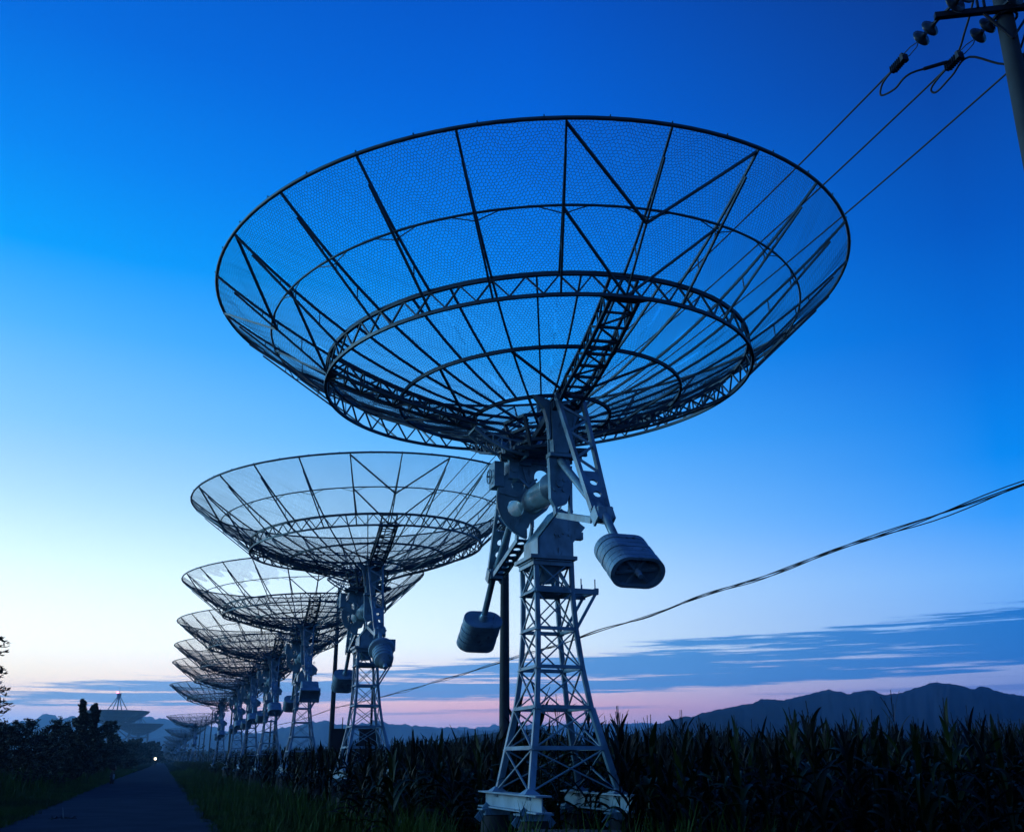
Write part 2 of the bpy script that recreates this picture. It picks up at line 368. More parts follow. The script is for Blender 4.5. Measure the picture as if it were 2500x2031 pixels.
def weight_box(sg):
    a, b, d = weight_frame(sg); u = Vector((1, 0, 0)); v = d.cross(u).normalized(); mb = MB(); Lh = (b - a).length
    for i in range(6):
        c = a + d * (Lh * (i + .5) / 7); mb.plate([(x, y) for x, y in ((-.3, -.2), (-.26, -.24), (.26, -.24), (.3, -.2), (.3, .2), (.26, .24), (-.26, .24), (-.3, .2))], [], Lh / 7 * .9, (c, u, v, d))
        mb.plate([(-.28, -.21), (.28, -.21), (.28, .21), (-.28, .21)], [], Lh / 7, (c, u, v, d))
    mb.plate([(-.34, -.25), (.34, -.25), (.34, .25), (-.34, .25)], [[(-.29, -.2), (-.29, .2), (.29, .2), (.29, -.2)]], .13, (b - d * .02, u, v, d))
    return mb
def truss_arm(phi, w, detail=True):
    """box girder from the hub out to the ring girder"""
    mb = MB(); e = Vector((-math.sin(R(phi)), math.cos(R(phi)), 0)); n = 9
    rs = [1.0 + 2.0 * i / n for i in range(n + 1)]
    def zl(r): return -1.98 + (r - 1) / 2 * .63 - .10 * math.sin(math.pi * (r - 1) / 2) * .6
    def pt(r, side, low):
        z = zl(r) if low else zm(r) - .07
        wd = w * (1.0 if r > 1.4 else .85)
        return DC + DM @ (Vector((r * math.cos(R(phi)), r * math.sin(R(phi)), z)) + e * side * wd / 2)
    for sd_ in (-1, 1):
        for low in (0, 1):
            for i in range(n): mb.bar(pt(rs[i], sd_, low), pt(rs[i + 1], sd_, low), .045 if low else .035, .03)
            mb.bar(pt(1.0, sd_, low), D(.25, phi, -2.2 if low else -1.9) + DM @ (e * sd_ * w / 2), .045, .03)
        for i in range(n):
            mb.bar(pt(rs[i], sd_, i % 2), pt(rs[i + 1], sd_, (i + 1) % 2), .022)
            mb.bar(pt(rs[i], sd_, 0), pt(rs[i], sd_, 1), .018)
    for i in range(n + 1):
        mb.bar(pt(rs[i], -1, 1), pt(rs[i], 1, 1), .026); mb.bar(pt(rs[i], -1, 0), pt(rs[i], 1, 0), .022)
        if i < n: mb.bar(pt(rs[i], (-1) ** i, 1), pt(rs[i + 1], -(-1) ** i, 1), .022)
    mb.plate([(-w / 2 - .12, 0), (w / 2 + .12, 0), (w / 2, -.1), (-w / 2, -.1)], [], .012, (D(3.0, phi, -1.36), DM @ e, DM @ Vector((math.cos(R(phi)), math.sin(R(phi)), 0)), dn))
    return mb
ARMS = (270, 0, 90, 180)
def build_dish(root, far=False):
    fr = MB()
    def part(mb, name, m):
        if not far: return mb.build(name, m, root)
        fr.add(mb.v, mb.f)
    nn_ = 48 if far else 120
    seg = 6
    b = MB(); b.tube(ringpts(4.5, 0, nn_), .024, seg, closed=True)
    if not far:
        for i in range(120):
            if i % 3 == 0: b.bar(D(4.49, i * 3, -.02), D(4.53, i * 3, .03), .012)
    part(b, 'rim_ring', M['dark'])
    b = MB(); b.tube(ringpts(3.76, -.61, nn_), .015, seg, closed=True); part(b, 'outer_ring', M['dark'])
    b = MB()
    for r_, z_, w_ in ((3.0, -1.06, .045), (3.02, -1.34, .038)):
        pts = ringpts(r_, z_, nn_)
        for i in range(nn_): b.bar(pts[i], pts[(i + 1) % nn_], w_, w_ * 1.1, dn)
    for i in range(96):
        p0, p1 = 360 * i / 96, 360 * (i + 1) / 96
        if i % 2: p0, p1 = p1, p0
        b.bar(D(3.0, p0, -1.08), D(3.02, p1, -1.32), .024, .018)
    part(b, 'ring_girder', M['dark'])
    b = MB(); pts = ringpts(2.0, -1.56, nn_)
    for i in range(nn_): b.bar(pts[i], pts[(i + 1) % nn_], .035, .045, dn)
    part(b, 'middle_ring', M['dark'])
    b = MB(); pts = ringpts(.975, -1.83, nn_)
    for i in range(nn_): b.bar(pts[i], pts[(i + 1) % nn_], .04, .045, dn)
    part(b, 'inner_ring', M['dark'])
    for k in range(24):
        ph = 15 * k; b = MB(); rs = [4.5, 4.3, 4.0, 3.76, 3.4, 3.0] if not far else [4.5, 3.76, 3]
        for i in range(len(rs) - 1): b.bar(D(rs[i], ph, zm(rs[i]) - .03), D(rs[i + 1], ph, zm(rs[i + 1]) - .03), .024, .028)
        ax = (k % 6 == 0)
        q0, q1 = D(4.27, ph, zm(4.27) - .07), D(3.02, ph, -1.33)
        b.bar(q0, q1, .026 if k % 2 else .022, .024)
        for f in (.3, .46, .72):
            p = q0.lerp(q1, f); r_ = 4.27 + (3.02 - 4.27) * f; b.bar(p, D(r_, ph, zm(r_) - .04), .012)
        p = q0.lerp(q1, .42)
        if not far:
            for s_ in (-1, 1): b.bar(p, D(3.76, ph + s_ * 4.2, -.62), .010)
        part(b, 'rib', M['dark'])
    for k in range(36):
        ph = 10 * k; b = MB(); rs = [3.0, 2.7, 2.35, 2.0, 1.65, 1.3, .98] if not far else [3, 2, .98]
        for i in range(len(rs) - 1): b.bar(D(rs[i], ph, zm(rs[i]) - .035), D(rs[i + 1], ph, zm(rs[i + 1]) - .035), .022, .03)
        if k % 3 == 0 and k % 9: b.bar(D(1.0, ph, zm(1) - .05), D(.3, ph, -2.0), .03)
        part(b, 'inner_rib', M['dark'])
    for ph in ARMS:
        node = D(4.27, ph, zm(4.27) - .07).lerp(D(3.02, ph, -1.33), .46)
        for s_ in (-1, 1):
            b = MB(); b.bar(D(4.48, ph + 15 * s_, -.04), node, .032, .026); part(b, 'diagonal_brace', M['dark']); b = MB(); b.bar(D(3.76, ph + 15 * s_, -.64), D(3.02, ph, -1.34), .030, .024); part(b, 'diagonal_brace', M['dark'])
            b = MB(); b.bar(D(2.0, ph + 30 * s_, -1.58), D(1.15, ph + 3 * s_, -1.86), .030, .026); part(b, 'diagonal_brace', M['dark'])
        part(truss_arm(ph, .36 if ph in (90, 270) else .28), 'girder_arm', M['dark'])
    # hub
    b = MB()
    for z_, r_ in ((-1.92, .55), (-2.08, .5), (-2.24, .42), (-2.34, .42)):
        pts = ringpts(r_, z_, 8)
        for i in range(8): b.bar(pts[i], pts[(i + 1) % 8], .05, .04, dn)
    for i in range(8): b.bar(D(.55, 45 * i, -1.92), D(.42, 45 * i, -2.34), .045)
    for y_ in (-.3, -.1, .1, .3): b.bar(D(.62, 180 - math.degrees(math.asin(y_ / .62)), -2.36), D(.62, math.degrees(math.asin(y_ / .62)), -2.36), .05)
    for t_ in (-1, 1): b.bar(P_(MT - .12, t_ * 1.05, 5.64), P_(MT - .12, 0, 5.36), .07, .1); b.bar(P_(MT + .12, t_ * 1.05, 5.64), P_(MT + .12, 0, 5.36), .07, .1)
    b.lathe(D(0, 0, -1.95), dn, [(0, .06), (.35, .06), (.35, .03), (.5, .03)], 8)
    part(b, 'hub', M['dark'])
    return fr
def mount(root, w1=weight_stadium, w2=weight_stadium, far=False):
    all_ = MB()
    def part(mb, name, m, par=None):
        if not far: return mb.build(name, m, par or root)
        all_.add(mb.v, mb.f)
    # --- tower
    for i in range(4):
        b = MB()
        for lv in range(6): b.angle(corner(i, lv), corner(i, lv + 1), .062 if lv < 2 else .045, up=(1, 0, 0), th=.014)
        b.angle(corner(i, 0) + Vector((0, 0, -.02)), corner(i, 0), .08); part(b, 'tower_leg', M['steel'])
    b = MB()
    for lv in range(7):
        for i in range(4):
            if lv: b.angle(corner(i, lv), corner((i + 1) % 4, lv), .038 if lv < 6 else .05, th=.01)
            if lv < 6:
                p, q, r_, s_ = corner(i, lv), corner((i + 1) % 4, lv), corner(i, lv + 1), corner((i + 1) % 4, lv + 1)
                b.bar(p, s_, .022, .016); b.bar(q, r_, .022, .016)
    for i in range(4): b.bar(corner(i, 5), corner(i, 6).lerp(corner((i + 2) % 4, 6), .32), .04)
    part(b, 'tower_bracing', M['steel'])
    if not far:
        b = MB(); z5 = TW[5][0]
        for y_ in (-.26, .2):
            b.bar((-.27, y_, z5 + .03), (.60, y_, z5 + .03), .05, .07); b.bar((.56, y_, z5), (.26, y_, z5 - .5), .035)
            for x_ in (.26, .36, .56): b.bar((x_, y_, z5 + .06), (x_, y_, z5 + .20), .012)
        b.bar((.58, -.28, z5 + .05), (.58, .22, z5 + .05), .05, .06); b.box((0, 0, z5 + .075), .46, .5, .02); part(b, 'service_bracket', M['steel'])
        for sx_ in (-1, 1):
            x_ = TW[0][2] + sx_ * .57; b = MB()
            b.box((x_, .02, .80), .20, 2.3, .018); b.box((x_, .02, .62), .20, 2.3, .018); b.box((x_, .02, .71), .015, 2.2, .162)
            for y_ in (-.64, .64):
                b.add([(x_ - .10, y_ - .11, .812), (x_ + .10, y_ - .11, .812), (x_ + .10, y_ + .11, .812), (x_ - .10, y_ + .11, .812), (x_ - .03, y_ - .03, .87), (x_ + .03, y_ - .03, .87), (x_ + .03, y_ + .03, .87), (x_ - .03, y_ + .03, .87)],
                      [(0, 1, 5, 4), (1, 2, 6, 5), (2, 3, 7, 6), (3, 0, 4, 7), (4, 5, 6, 7)])
                for k in (-.06, 0, .06): b.box((x_ - .02, y_ + k, .765), .025, .02, .04)
            bb = part(b, 'base_beam', M['beam'])
            for y_ in (-.78, .72):
                b = MB(); b.box((x_, y_, .595), .42, .24, .02); b.bar((x_ - .17, y_ - .12, .56), (x_ + .17, y_ - .12, .56), .012, .06); b.box((x_, y_, .535), .34, .2, .02)
                for s_ in (-1, 1): b.bar((x_ + s_ * .2, y_, .59), (x_ + s_ * .13, y_, .53), .012, .24)
                part(b, 'bearing_shoe', M['steel'])
                b = MB(); b.lathe((x_, y_, -.1), (0, 0, 1), [(0, .2), (.3, .19), (.58, .18), (.62, .17)], 14); part(b, 'footing_pier', M['concrete'])
    # --- table and pedestal
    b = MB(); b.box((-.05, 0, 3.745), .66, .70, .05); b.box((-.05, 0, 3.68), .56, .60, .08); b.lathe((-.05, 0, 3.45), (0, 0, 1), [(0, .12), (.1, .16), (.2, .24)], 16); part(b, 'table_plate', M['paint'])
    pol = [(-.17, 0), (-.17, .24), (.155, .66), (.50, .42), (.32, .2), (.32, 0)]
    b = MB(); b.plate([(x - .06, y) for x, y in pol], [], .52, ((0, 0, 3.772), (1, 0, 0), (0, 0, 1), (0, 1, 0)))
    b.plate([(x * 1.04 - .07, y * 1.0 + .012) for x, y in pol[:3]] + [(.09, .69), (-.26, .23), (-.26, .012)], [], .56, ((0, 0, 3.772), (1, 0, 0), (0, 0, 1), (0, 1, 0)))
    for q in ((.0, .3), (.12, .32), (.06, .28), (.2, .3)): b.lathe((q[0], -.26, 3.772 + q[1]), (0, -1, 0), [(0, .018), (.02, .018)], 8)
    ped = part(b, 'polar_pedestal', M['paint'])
    b = MB(); pc = Vector((.22, 0, 3.772 + .46)); pd = Vector((.68, 0, -.3)).normalized()
    b.lathe(pc, Vector((.55, 0, .75)), [(-.16, .2), (-.1, .23), (.12, .23), (.16, .18)], 18)
    b.box((.36, -.18, 4.08), .12, .1, .1); b.tube([(.33 + .035 * math.cos(R(a_)), 0, 4.47 + .035 * math.sin(R(a_))) for a_ in range(0, 360, 30)], .009, 6, closed=True)
    part(b, 'polar_housing', M['paint'])
    # --- declination housing, gear, drive
    b = MB(); b.lathe(P_(MT, -.95, ZA), (0, -1, 0), [(0, .10), (.1, .18), (.6, .18), (.62, .21), (.68, .21), (.70, .178), (1.50, .178), (1.50, .20), (1.55, .20), (1.55, .14), (1.6, .15), (1.6, .06), (1.66, .06)], 32); part(b, 'declination_housing', M['paint'])
    b = MB(); out = []; ng = 110 if not far else 30
    for i in range(ng + 1):
        a_ = 52 + (257 - 52) * i / ng
        for rr_, da in (((.53, -.45), (.555, -.3), (.555, .3), (.53, .45)) if not far else ((.54, 0),)): out.append((rr_ * math.cos(R(a_ + da * (205 / ng))), rr_ * math.sin(R(a_ + da * (210 / ng)))))
    out += [(-.115, -.36), (.03, -.24), (.18, -.12), (.28, .05), (.34, .2)]
    hol = [circ(.115, .35, .118, 20), circ(-.28, -.12, .12, 20), circ(-.24, .22, .10, 20)]
    b.plate(out, hol, .045, (P_(MT + .02, -.24, ZA), (1, 0, 0), (0, 0, 1), (0, 1, 0)))
    for a_ in (108, 170, 235): b.bar(P_(MT + .24 * math.cos(R(a_)), -.21, ZA + .24 * math.sin(R(a_))), P_(MT + .5 * math.cos(R(a_)), -.21, ZA + .5 * math.sin(R(a_))), .02, .03)
    b.box(P_(MT - .02, -.24, ZA + .62), .5, .1, .16)
    part(b, 'gear_wheel', M['paint'])
    b = MB(); b.box(P_(-.65, -.32, 3.78 + H), .14, .26, .36); b.box(P_(-.44, -.28, 3.90 + H), .15, .26, .36); b.lathe(P_(-.44, -.15, 3.86 + H), (0, -1, 0), [(0, .055), (.02, .055)], 14)
    b.box(P_(-.34, -.28, 3.98 + H), .34, .22, .10); b.bar(P_(-.36, -.16, 3.72 + H), P_(-.22, -.18, 3.62 + H), .03); b.bar(P_(-.22, -.18, 3.62 + H), P_(-.1, -.18, 3.74 + H), .03)
    drv = part(b, 'drive_box', M['steel'])
    b = MB(); b.tube([P_(-.76, -.32 + .1 * math.cos(R(a_)), 3.76 + H + .1 * math.sin(R(a_))) for a_ in range(0, 360, 24)], .01, 6, closed=True)
    for a_ in (0, 90, 180, 270): b.bar(P_(-.76, -.32, 3.76 + H), P_(-.76, -.32 + .1 * math.cos(R(a_)), 3.76 + H + .1 * math.sin(R(a_))), .01)
    b.bar(P_(-.74, -.32, 3.76 + H), P_(-.8, -.32, 3.76 + H), .02); part(b, 'handwheel', M['steel'], drv if not far else None)
    # curved little gantry hanging under the left side of the dish
    b = MB()
    for y_ in (-.16, .16):
        up = [Vector((-.35 - .75 * i / 6, y_, 5.36 + .16 * (i / 6) ** 2)) for i in range(7)]; lw = [Vector((-.35 - .75 * i / 6, y_, 5.18 + .30 * (i / 6) ** 2)) for i in range(7)]
        for i in range(6): b.bar(up[i], up[i + 1], .02); b.bar(lw[i], lw[i + 1], .035, .03); b.bar(up[i], lw[i + 1], .014); b.bar(up[i + 1], lw[i + 1], .014)
    b.bar((-.35, -.16, 5.18), (-.35, .16, 5.18), .03); b.bar((-1.1, -.16, 5.5), (-1.1, .16, 5.5), .03); b.bar((-.37, -.16, 5.18), (-.37, -.16, 5.45), .05); b.bar((-.37, .16, 5.18), (-.37, .16, 5.45), .05)
    part(b, 'service_gantry', M['paint'])
    # --- the two fork legs and counterweight arms, one towards the viewer and one away
    for sg in (1, -1):
        b = MB()
        top = P_(MT, sg * .92, 4.52 + H); bot = P_(MT, sg * .82, 3.83 + H); ax_ = (bot - top).normalized(); nrm = Vector((1, 0, 0)).cross(ax_)
        Lg = (bot - top).length
        b.plate([(-.19, 0), (.19, 0), (.175, .12), (.125, Lg), (-.125, Lg), (-.155, .3), (-.17, .12)], [], .03, (top + nrm * .09, (1, 0, 0), ax_, nrm))
        b.plate([(-.17, .04), (.17, .04), (.105, Lg), (-.105, Lg)], [], .15, (top, (1, 0, 0), ax_, nrm))
        # curved gussets either side
        for s_ in (-1, 1):
            b.plate([(s_ * .18, .0), (s_ * .42, -.05), (s_ * .25, .12), (s_ * .19, .3), (s_ * .16, Lg * .75), (s_ * .14, Lg * .75), (s_ * .16, .3)][::s_], [], .10, (top - nrm * .0, (1, 0, 0), ax_, nrm))
        b.box(P_(MT, sg * .80, 3.80 + H), .30, .17, .05)
        b.plate([(-.14, .16), (.14, .16), (.16, .10), (.15, -.02), (.17, -.12), (.16, -.30), (.10, -.46), (-.06, -.52), (-.12, -.40), (-.13, 0)], [], .09, (P_(MT, sg * .76, 3.62 + H), (1, 0, 0), (0, 0, 1), (0, 1, 0)))
        for q in ((0, -.2), (.07, -.14), (-.06, -.28), (.06, -.28)): b.lathe(P_(MT + q[0], sg * .80, 3.62 + H + q[1]), (0, -sg, 0), [(0, .028 if q[0] else .05), (.03, .028 if q[0] else .05)], 10)
        part(b, 'fork_leg', M['steel'])
        # tapering lattice arm down to the weight
        b = MB(); A0 = P_(MT + .06, sg * 1.06, 4.58 + H); A1 = P_(MT + .03, sg * 2.06, 2.79 + H); d = (A1 - A0).normalized(); nr = Vector((1, 0, 0)).cross(d); La = (A1 - A0).length
        wx = lambda f: .185 - .085 * f
        ns = 6; fl = .70
        for s_ in (-1, 1):
            b.bar(A0 + Vector((s_ * wx(0), 0, 0)), A1 + Vector((s_ * wx(1), 0, 0)), .05, .045, (1, 0, 0))
            b.bar(A0 + Vector((s_ * wx(0), 0, 0)) + nr * .05, A1 + Vector((s_ * wx(1), 0, 0)) + nr * .05, .05, .02, (1, 0, 0))
        for i in range(ns):
            f0, f1 = fl * i / ns, fl * (i + 1) / ns; s_ = -1 if i % 2 else 1
            b.bar(A0.lerp(A1, f0) + Vector((s_ * wx(f0), 0, 0)), A0.lerp(A1, f1) + Vector((-s_ * wx(f1), 0, 0)), .035, .03)
        b.bar(A0 - Vector((.19, 0, 0)), A0 + Vector((.19, 0, 0)), .07)
        pl0 = La * fl; w0, w1_ = wx(fl), wx(1)
        b.plate([(-w0, pl0), (w0, pl0), (w1_, La), (-w1_, La)], [circ(0, pl0 + La * .09, .05, 16), circ(.005, pl0 + La * .185, .05, 16)], .03, (A0, (1, 0, 0), d, nr))
        ce = A1 + d * .02
        for k_ in (-1, 1): b.bar(ce + Vector((k_ * w1_, 0, 0)), ce + Vector((k_ * w1_, 0, 0)) + Vector((0, -sg * .10, -.16)), .03, .16)
        b.box(ce + Vector((0, -sg * .04, -.06)), .19, .2, .15)
        part(b, 'counterweight_arm', M['paint'])
        # channel frame: down from the bearing, out with a row of holes to the arm's foot
        b = MB(); c0, c1, c2_ = P_(MT - .05, sg * .76, 3.68 + H), P_(MT - .05, sg * .75, 3.17 + H), P_(MT + .05, sg * .80, 3.0 + H); c3 = P_(MT + .05, sg * 1.93, 2.68 + H)
        b.bar(c0, c1, .035, .09, (0, 1, 0)); b.bar(c1, c2_ - Vector((.1, 0, 0)), .035, .09, (0, 1, 0)); b.bar(c1 + Vector((.22, 0, 0)), c2_ + Vector((.1, 0, 0)), .035, .08, (0, 1, 0)); b.bar(c0 + Vector((.22, 0, 0)), c1 + Vector((.22, 0, 0)), .035, .08, (0, 1, 0))
        dd = (c3 - c2_).normalized(); nn2 = Vector((1, 0, 0)).cross(dd); Lc = (c3 - c2_).length
        b.plate([(-.09, 0), (.09, 0), (.09, Lc), (-.09, Lc)], [circ(0, Lc * (i + .6) / 6.2, .052, 14) for i in range(6)], .018, (c2_, (1, 0, 0), dd, nn2))
        for s_ in (-1, 1): b.bar(c2_ + Vector((s_ * .09, 0, .0)), c3 + Vector((s_ * .09, 0, 0)), .02, .075, nn2)
        part(b, 'channel_frame', M['paint'])
        b = MB(); b.tube([P_(MT + .02, sg * .80, 3.74 + H), P_(MT + .03, sg * 2.0, 2.80 + H)], .05, 14); part(b, 'strut_pipe', M['paint'])
        a, b2, d = weight_frame(sg); b = MB()
        b.tube([A1 - d * .1, A1 + d * .12, A1 + d * .121, a + d * .02], [.062, .062, .050, .050], 14); b.lathe(a - d * .1, d, [(0, .052), (.06, .075), (.1, .08)], 14); part(b, 'counterweight_rod', M['paint'])
        wb = (w1 if sg == 1 else w2)(sg); part(wb, 'counterweight', M['weight'])
    return all_

ROOT1 = Vector((.50, 13.47, 0))
rowd = Vector((-math.sin(ROW), math.cos(ROW), 0))
def scope_pos(s, dz=0): return ROOT1 + rowd * s + Vector((0, 0, dz))
GRP = 'mesh dish radio telescopes standing in a row'
T1 = empty('radio_telescope', ROOT1, ROW, label='nearest and largest wire mesh dish telescope on a lattice tower', cat='radio telescope', group=GRP)
build_dish(T1); mount(T1)
V, F = hex_mesh(); wm = npmesh('wire_mesh', V, F, M['wire'], T1)
kt = kid_tree(T1)
def variant(loc, label, w1=None, w2=None, mesh=None):
    t = copy_tree(T1, kt, loc); t['label'] = label; t.rotation_euler.z += R(random.uniform(-.8, .8))
    if w1 or w2 or mesh:
        for c in children(t):
            nm = c.name.split('.')[0]
            if nm == 'counterweight':
                near_ = min(v.co.y for v in c.data.vertices) < -1
                fn = w1 if near_ else w2
                if fn: c.data = tmp_data(fn(1 if near_ else -1), 'counterweight', M['weight'])
            if nm == 'wire_mesh' and mesh: c.data = mesh
    return t
def tmp_data(mb, name, m):
    o = mb.build(name + '_shape', m); d = o.data; bpy.data.objects.remove(o); return d
T2 = variant(scope_pos(13.35, .15), 'second mesh dish telescope from the front, with a round stacked disc counterweight', w1=weight_round)
b = MB(); b.box(P_(MT + .42, 1.3, 2.5 + H), .32, .25, .28); b.box(P_(MT + .2, 1.35, 2.5 + H), .3, .06, .06); b.build('control_box', M['steel'], T2)
def torn(k, r, t):
    # local sector numbers where the netting hangs torn or is gone
    e = np.sin(r * 7 + t * 40 + k) * .15 + np.sin(r * 23 + t * 90 + 2 * k) * .05
    keep = np.ones_like(r, bool)
    if k in (13, 14): keep &= ~((r > 3.2 + e) & (r < 4.1 + e))
    if k in (15, 16): keep &= ~((r > 2.9) & (r < 3.75 + e + t * 2))
    if k in (17, 18): keep &= ~((r > 2.9) & (r < 4.15 + e - t))
    if k == 12: keep &= ~((r > 3.9 + e) & (t > 0))
    if k in (19, 20): keep &= ~((r > 3.1) & (r < 3.7 + e))
    if k in (5, 6, 7, 8): keep &= ~((r > 3.0 + e) & (r < 4.0 + e))
    return keep
V3, F3 = hex_mesh(keep=torn, seed=3); o3 = npmesh('torn_mesh_shape', V3, F3, M['wire']); me3 = o3.data; bpy.data.objects.remove(o3)
T3 = variant(scope_pos(26.0, .15), 'third mesh dish telescope from the front, with torn netting and a box-shaped counterweight', w1=weight_box, mesh=me3)
T4 = variant(scope_pos(38.0, .1), 'fourth mesh dish telescope from the front of the row', w1=weight_stadium)
T5 = variant(scope_pos(49.3, .1), 'fifth mesh dish telescope from the front of the row')
T6 = variant(scope_pos(60.7, .1), 'sixth mesh dish telescope from the front of the row')
T7 = variant(scope_pos(82, 0), 'seventh mesh dish telescope from the front, last one before the gap in the row')
# the far part of the row: same telescope with merged frame
ft = empty('radio_telescope', scope_pos(160, .3), ROW, label='mesh dish telescope just beyond the gap in the row', cat='radio telescope', group=GRP)
fd = build_dish(ft, far=True); fd.build('dish_frame', M['dark'], ft)
fm = mount(ft, far=True); fm.build('tower_and_mount', M['steel'], ft)
o = bpy.data.objects.new('wire_mesh', wm.data); C.objects.link(o); o.parent = ft
fk = kid_tree(ft)
words = ['second', 'third', 'fourth', 'fifth', 'sixth', 'seventh', 'eighth', 'ninth', 'tenth', 'eleventh', 'twelfth']
for i, s in enumerate((232, 310, 390, 460, 540, 620, 700, 800)):
    t = copy_tree(ft, fk, scope_pos(s, .2)); t['label'] = '%s distant mesh dish telescope beyond the gap in the row' % words[i]

# ------------------------------------------------------------------ poles and wires
def PL(y): return (.606 * 10.4 - .3327 * (y - 10.4))
PZ = 9.0 + H
polepos = [Vector((PL(y), y, 0)) for y in (10.4, 30.0, 61.0, 92.0, 123.0, 154.0, 186.0, 218.0, 250.0, 282.0)]
perp = Vector((math.cos(ROW), math.sin(ROW), 0)); A0_ = R(-9); perp0 = Vector((math.cos(A0_), math.sin(A0_), 0))
def pole_mesh(first=False):
    b = MB(); b.tube([(0, 0, -.3), (0, 0, 5), (0, 0, PZ + .9)], [.165, .135, .10], 20); return b
PG = 'utility poles behind the telescopes'
plab = ['dark concrete utility pole with insulators at the top right corner', 'thick dark pole behind the nearest lattice tower, left of it', 'dark pole standing between the second and third telescopes',
        'slim pole behind the fourth telescope', 'slim distant pole near the fifth telescope', 'slim distant pole near the sixth telescope', 'thin far pole just left of the seventh telescope tower',
        'thin far pole between the near and far dish groups', 'very thin far pole beside the first distant dishes', 'farthest thin pole by the distant dishes']
def insul(b, p, d, n=2, r=.125):
    p = Vector(p); d = Vector(d).normalized()
    for k in range(n):
        q = p + d * (.17 * k); b.lathe(q, d, [(0, .03), (.035, .045), (.05, .09), (.075, r * .97), (.09, r), (.10, r * .9), (.085, .05), (.15, .025)], 20)
for i, p in enumerate(polepos):
    r_ = empty('utility_pole', p, ROW if i else A0_, label=plab[i], cat='utility pole', group=PG)
    pole_mesh().build('pole', M['pole'], r_)
    b = MB(); b.bar((-.88, -.12, PZ), (.88, -.12, PZ), .075, .075)
    for k in (-.3, .3): b.bar((k, -.12, PZ - .02), (0, -.12, PZ - .45), .03)
    b.tube([(.14 * math.cos(R(a_)), .14 * math.sin(R(a_)), PZ - .05) for a_ in range(0, 360, 30)], .018, 6, closed=True)
    b.bar((-.36, -.16, PZ + .03), (-.36, -.16, PZ + .14), .03); b.bar((-.28, -.16, PZ + .03), (-.28, -.16, PZ + .14), .03)
    b.build('crossarm', M['black'], r_)
    if i:
        for x_ in (-.8, -.12, .8):
            b = MB(); b.lathe((x_, -.12, PZ + .04), (0, 0, 1), [(0, .02), (.08, .06), (.1, .04), (.14, .05), (.2, .03)], 10); b.build('insulator', M['porcelain'], r_)
for (x_, y_, h_, lab) in ((-6.75, 50, 4.55, 'short dark post standing behind the legs of the second telescope'), (-18.5, 80, 4.1, 'short dark post behind the legs of the fourth telescope')):
    r_ = empty('utility_post', (x_, y_, 0), ROW, label=lab, cat='post', group='short posts among the towers')
    b = MB(); b.tube([(0, 0, -.2), (0, 0, h_)], [.07, .055], 12); b.build('pole', M['black'], r_); b = MB(); b.box((0, 0, h_ - .1), .2, .16, .1); b.build('cap', M['black'], r_)
def cat(p, q, sag, n=30):
    p = Vector(p); q = Vector(q); return [p.lerp(q, i / n) - Vector((0, 0, sag * 4 * (i / n) * (1 - i / n))) for i in range(n + 1)]
p0 = polepos[0]; r0 = [o for o in bpy.data.objects if o.name == 'utility_pole'][0]
offs = [-.80, -.10, .84]; wl = ['leftmost overhead wire running from the pole at top right behind the big dish', 'middle overhead wire of the three running from the top right pole', 'rightmost overhead wire of the three running from the top right pole']
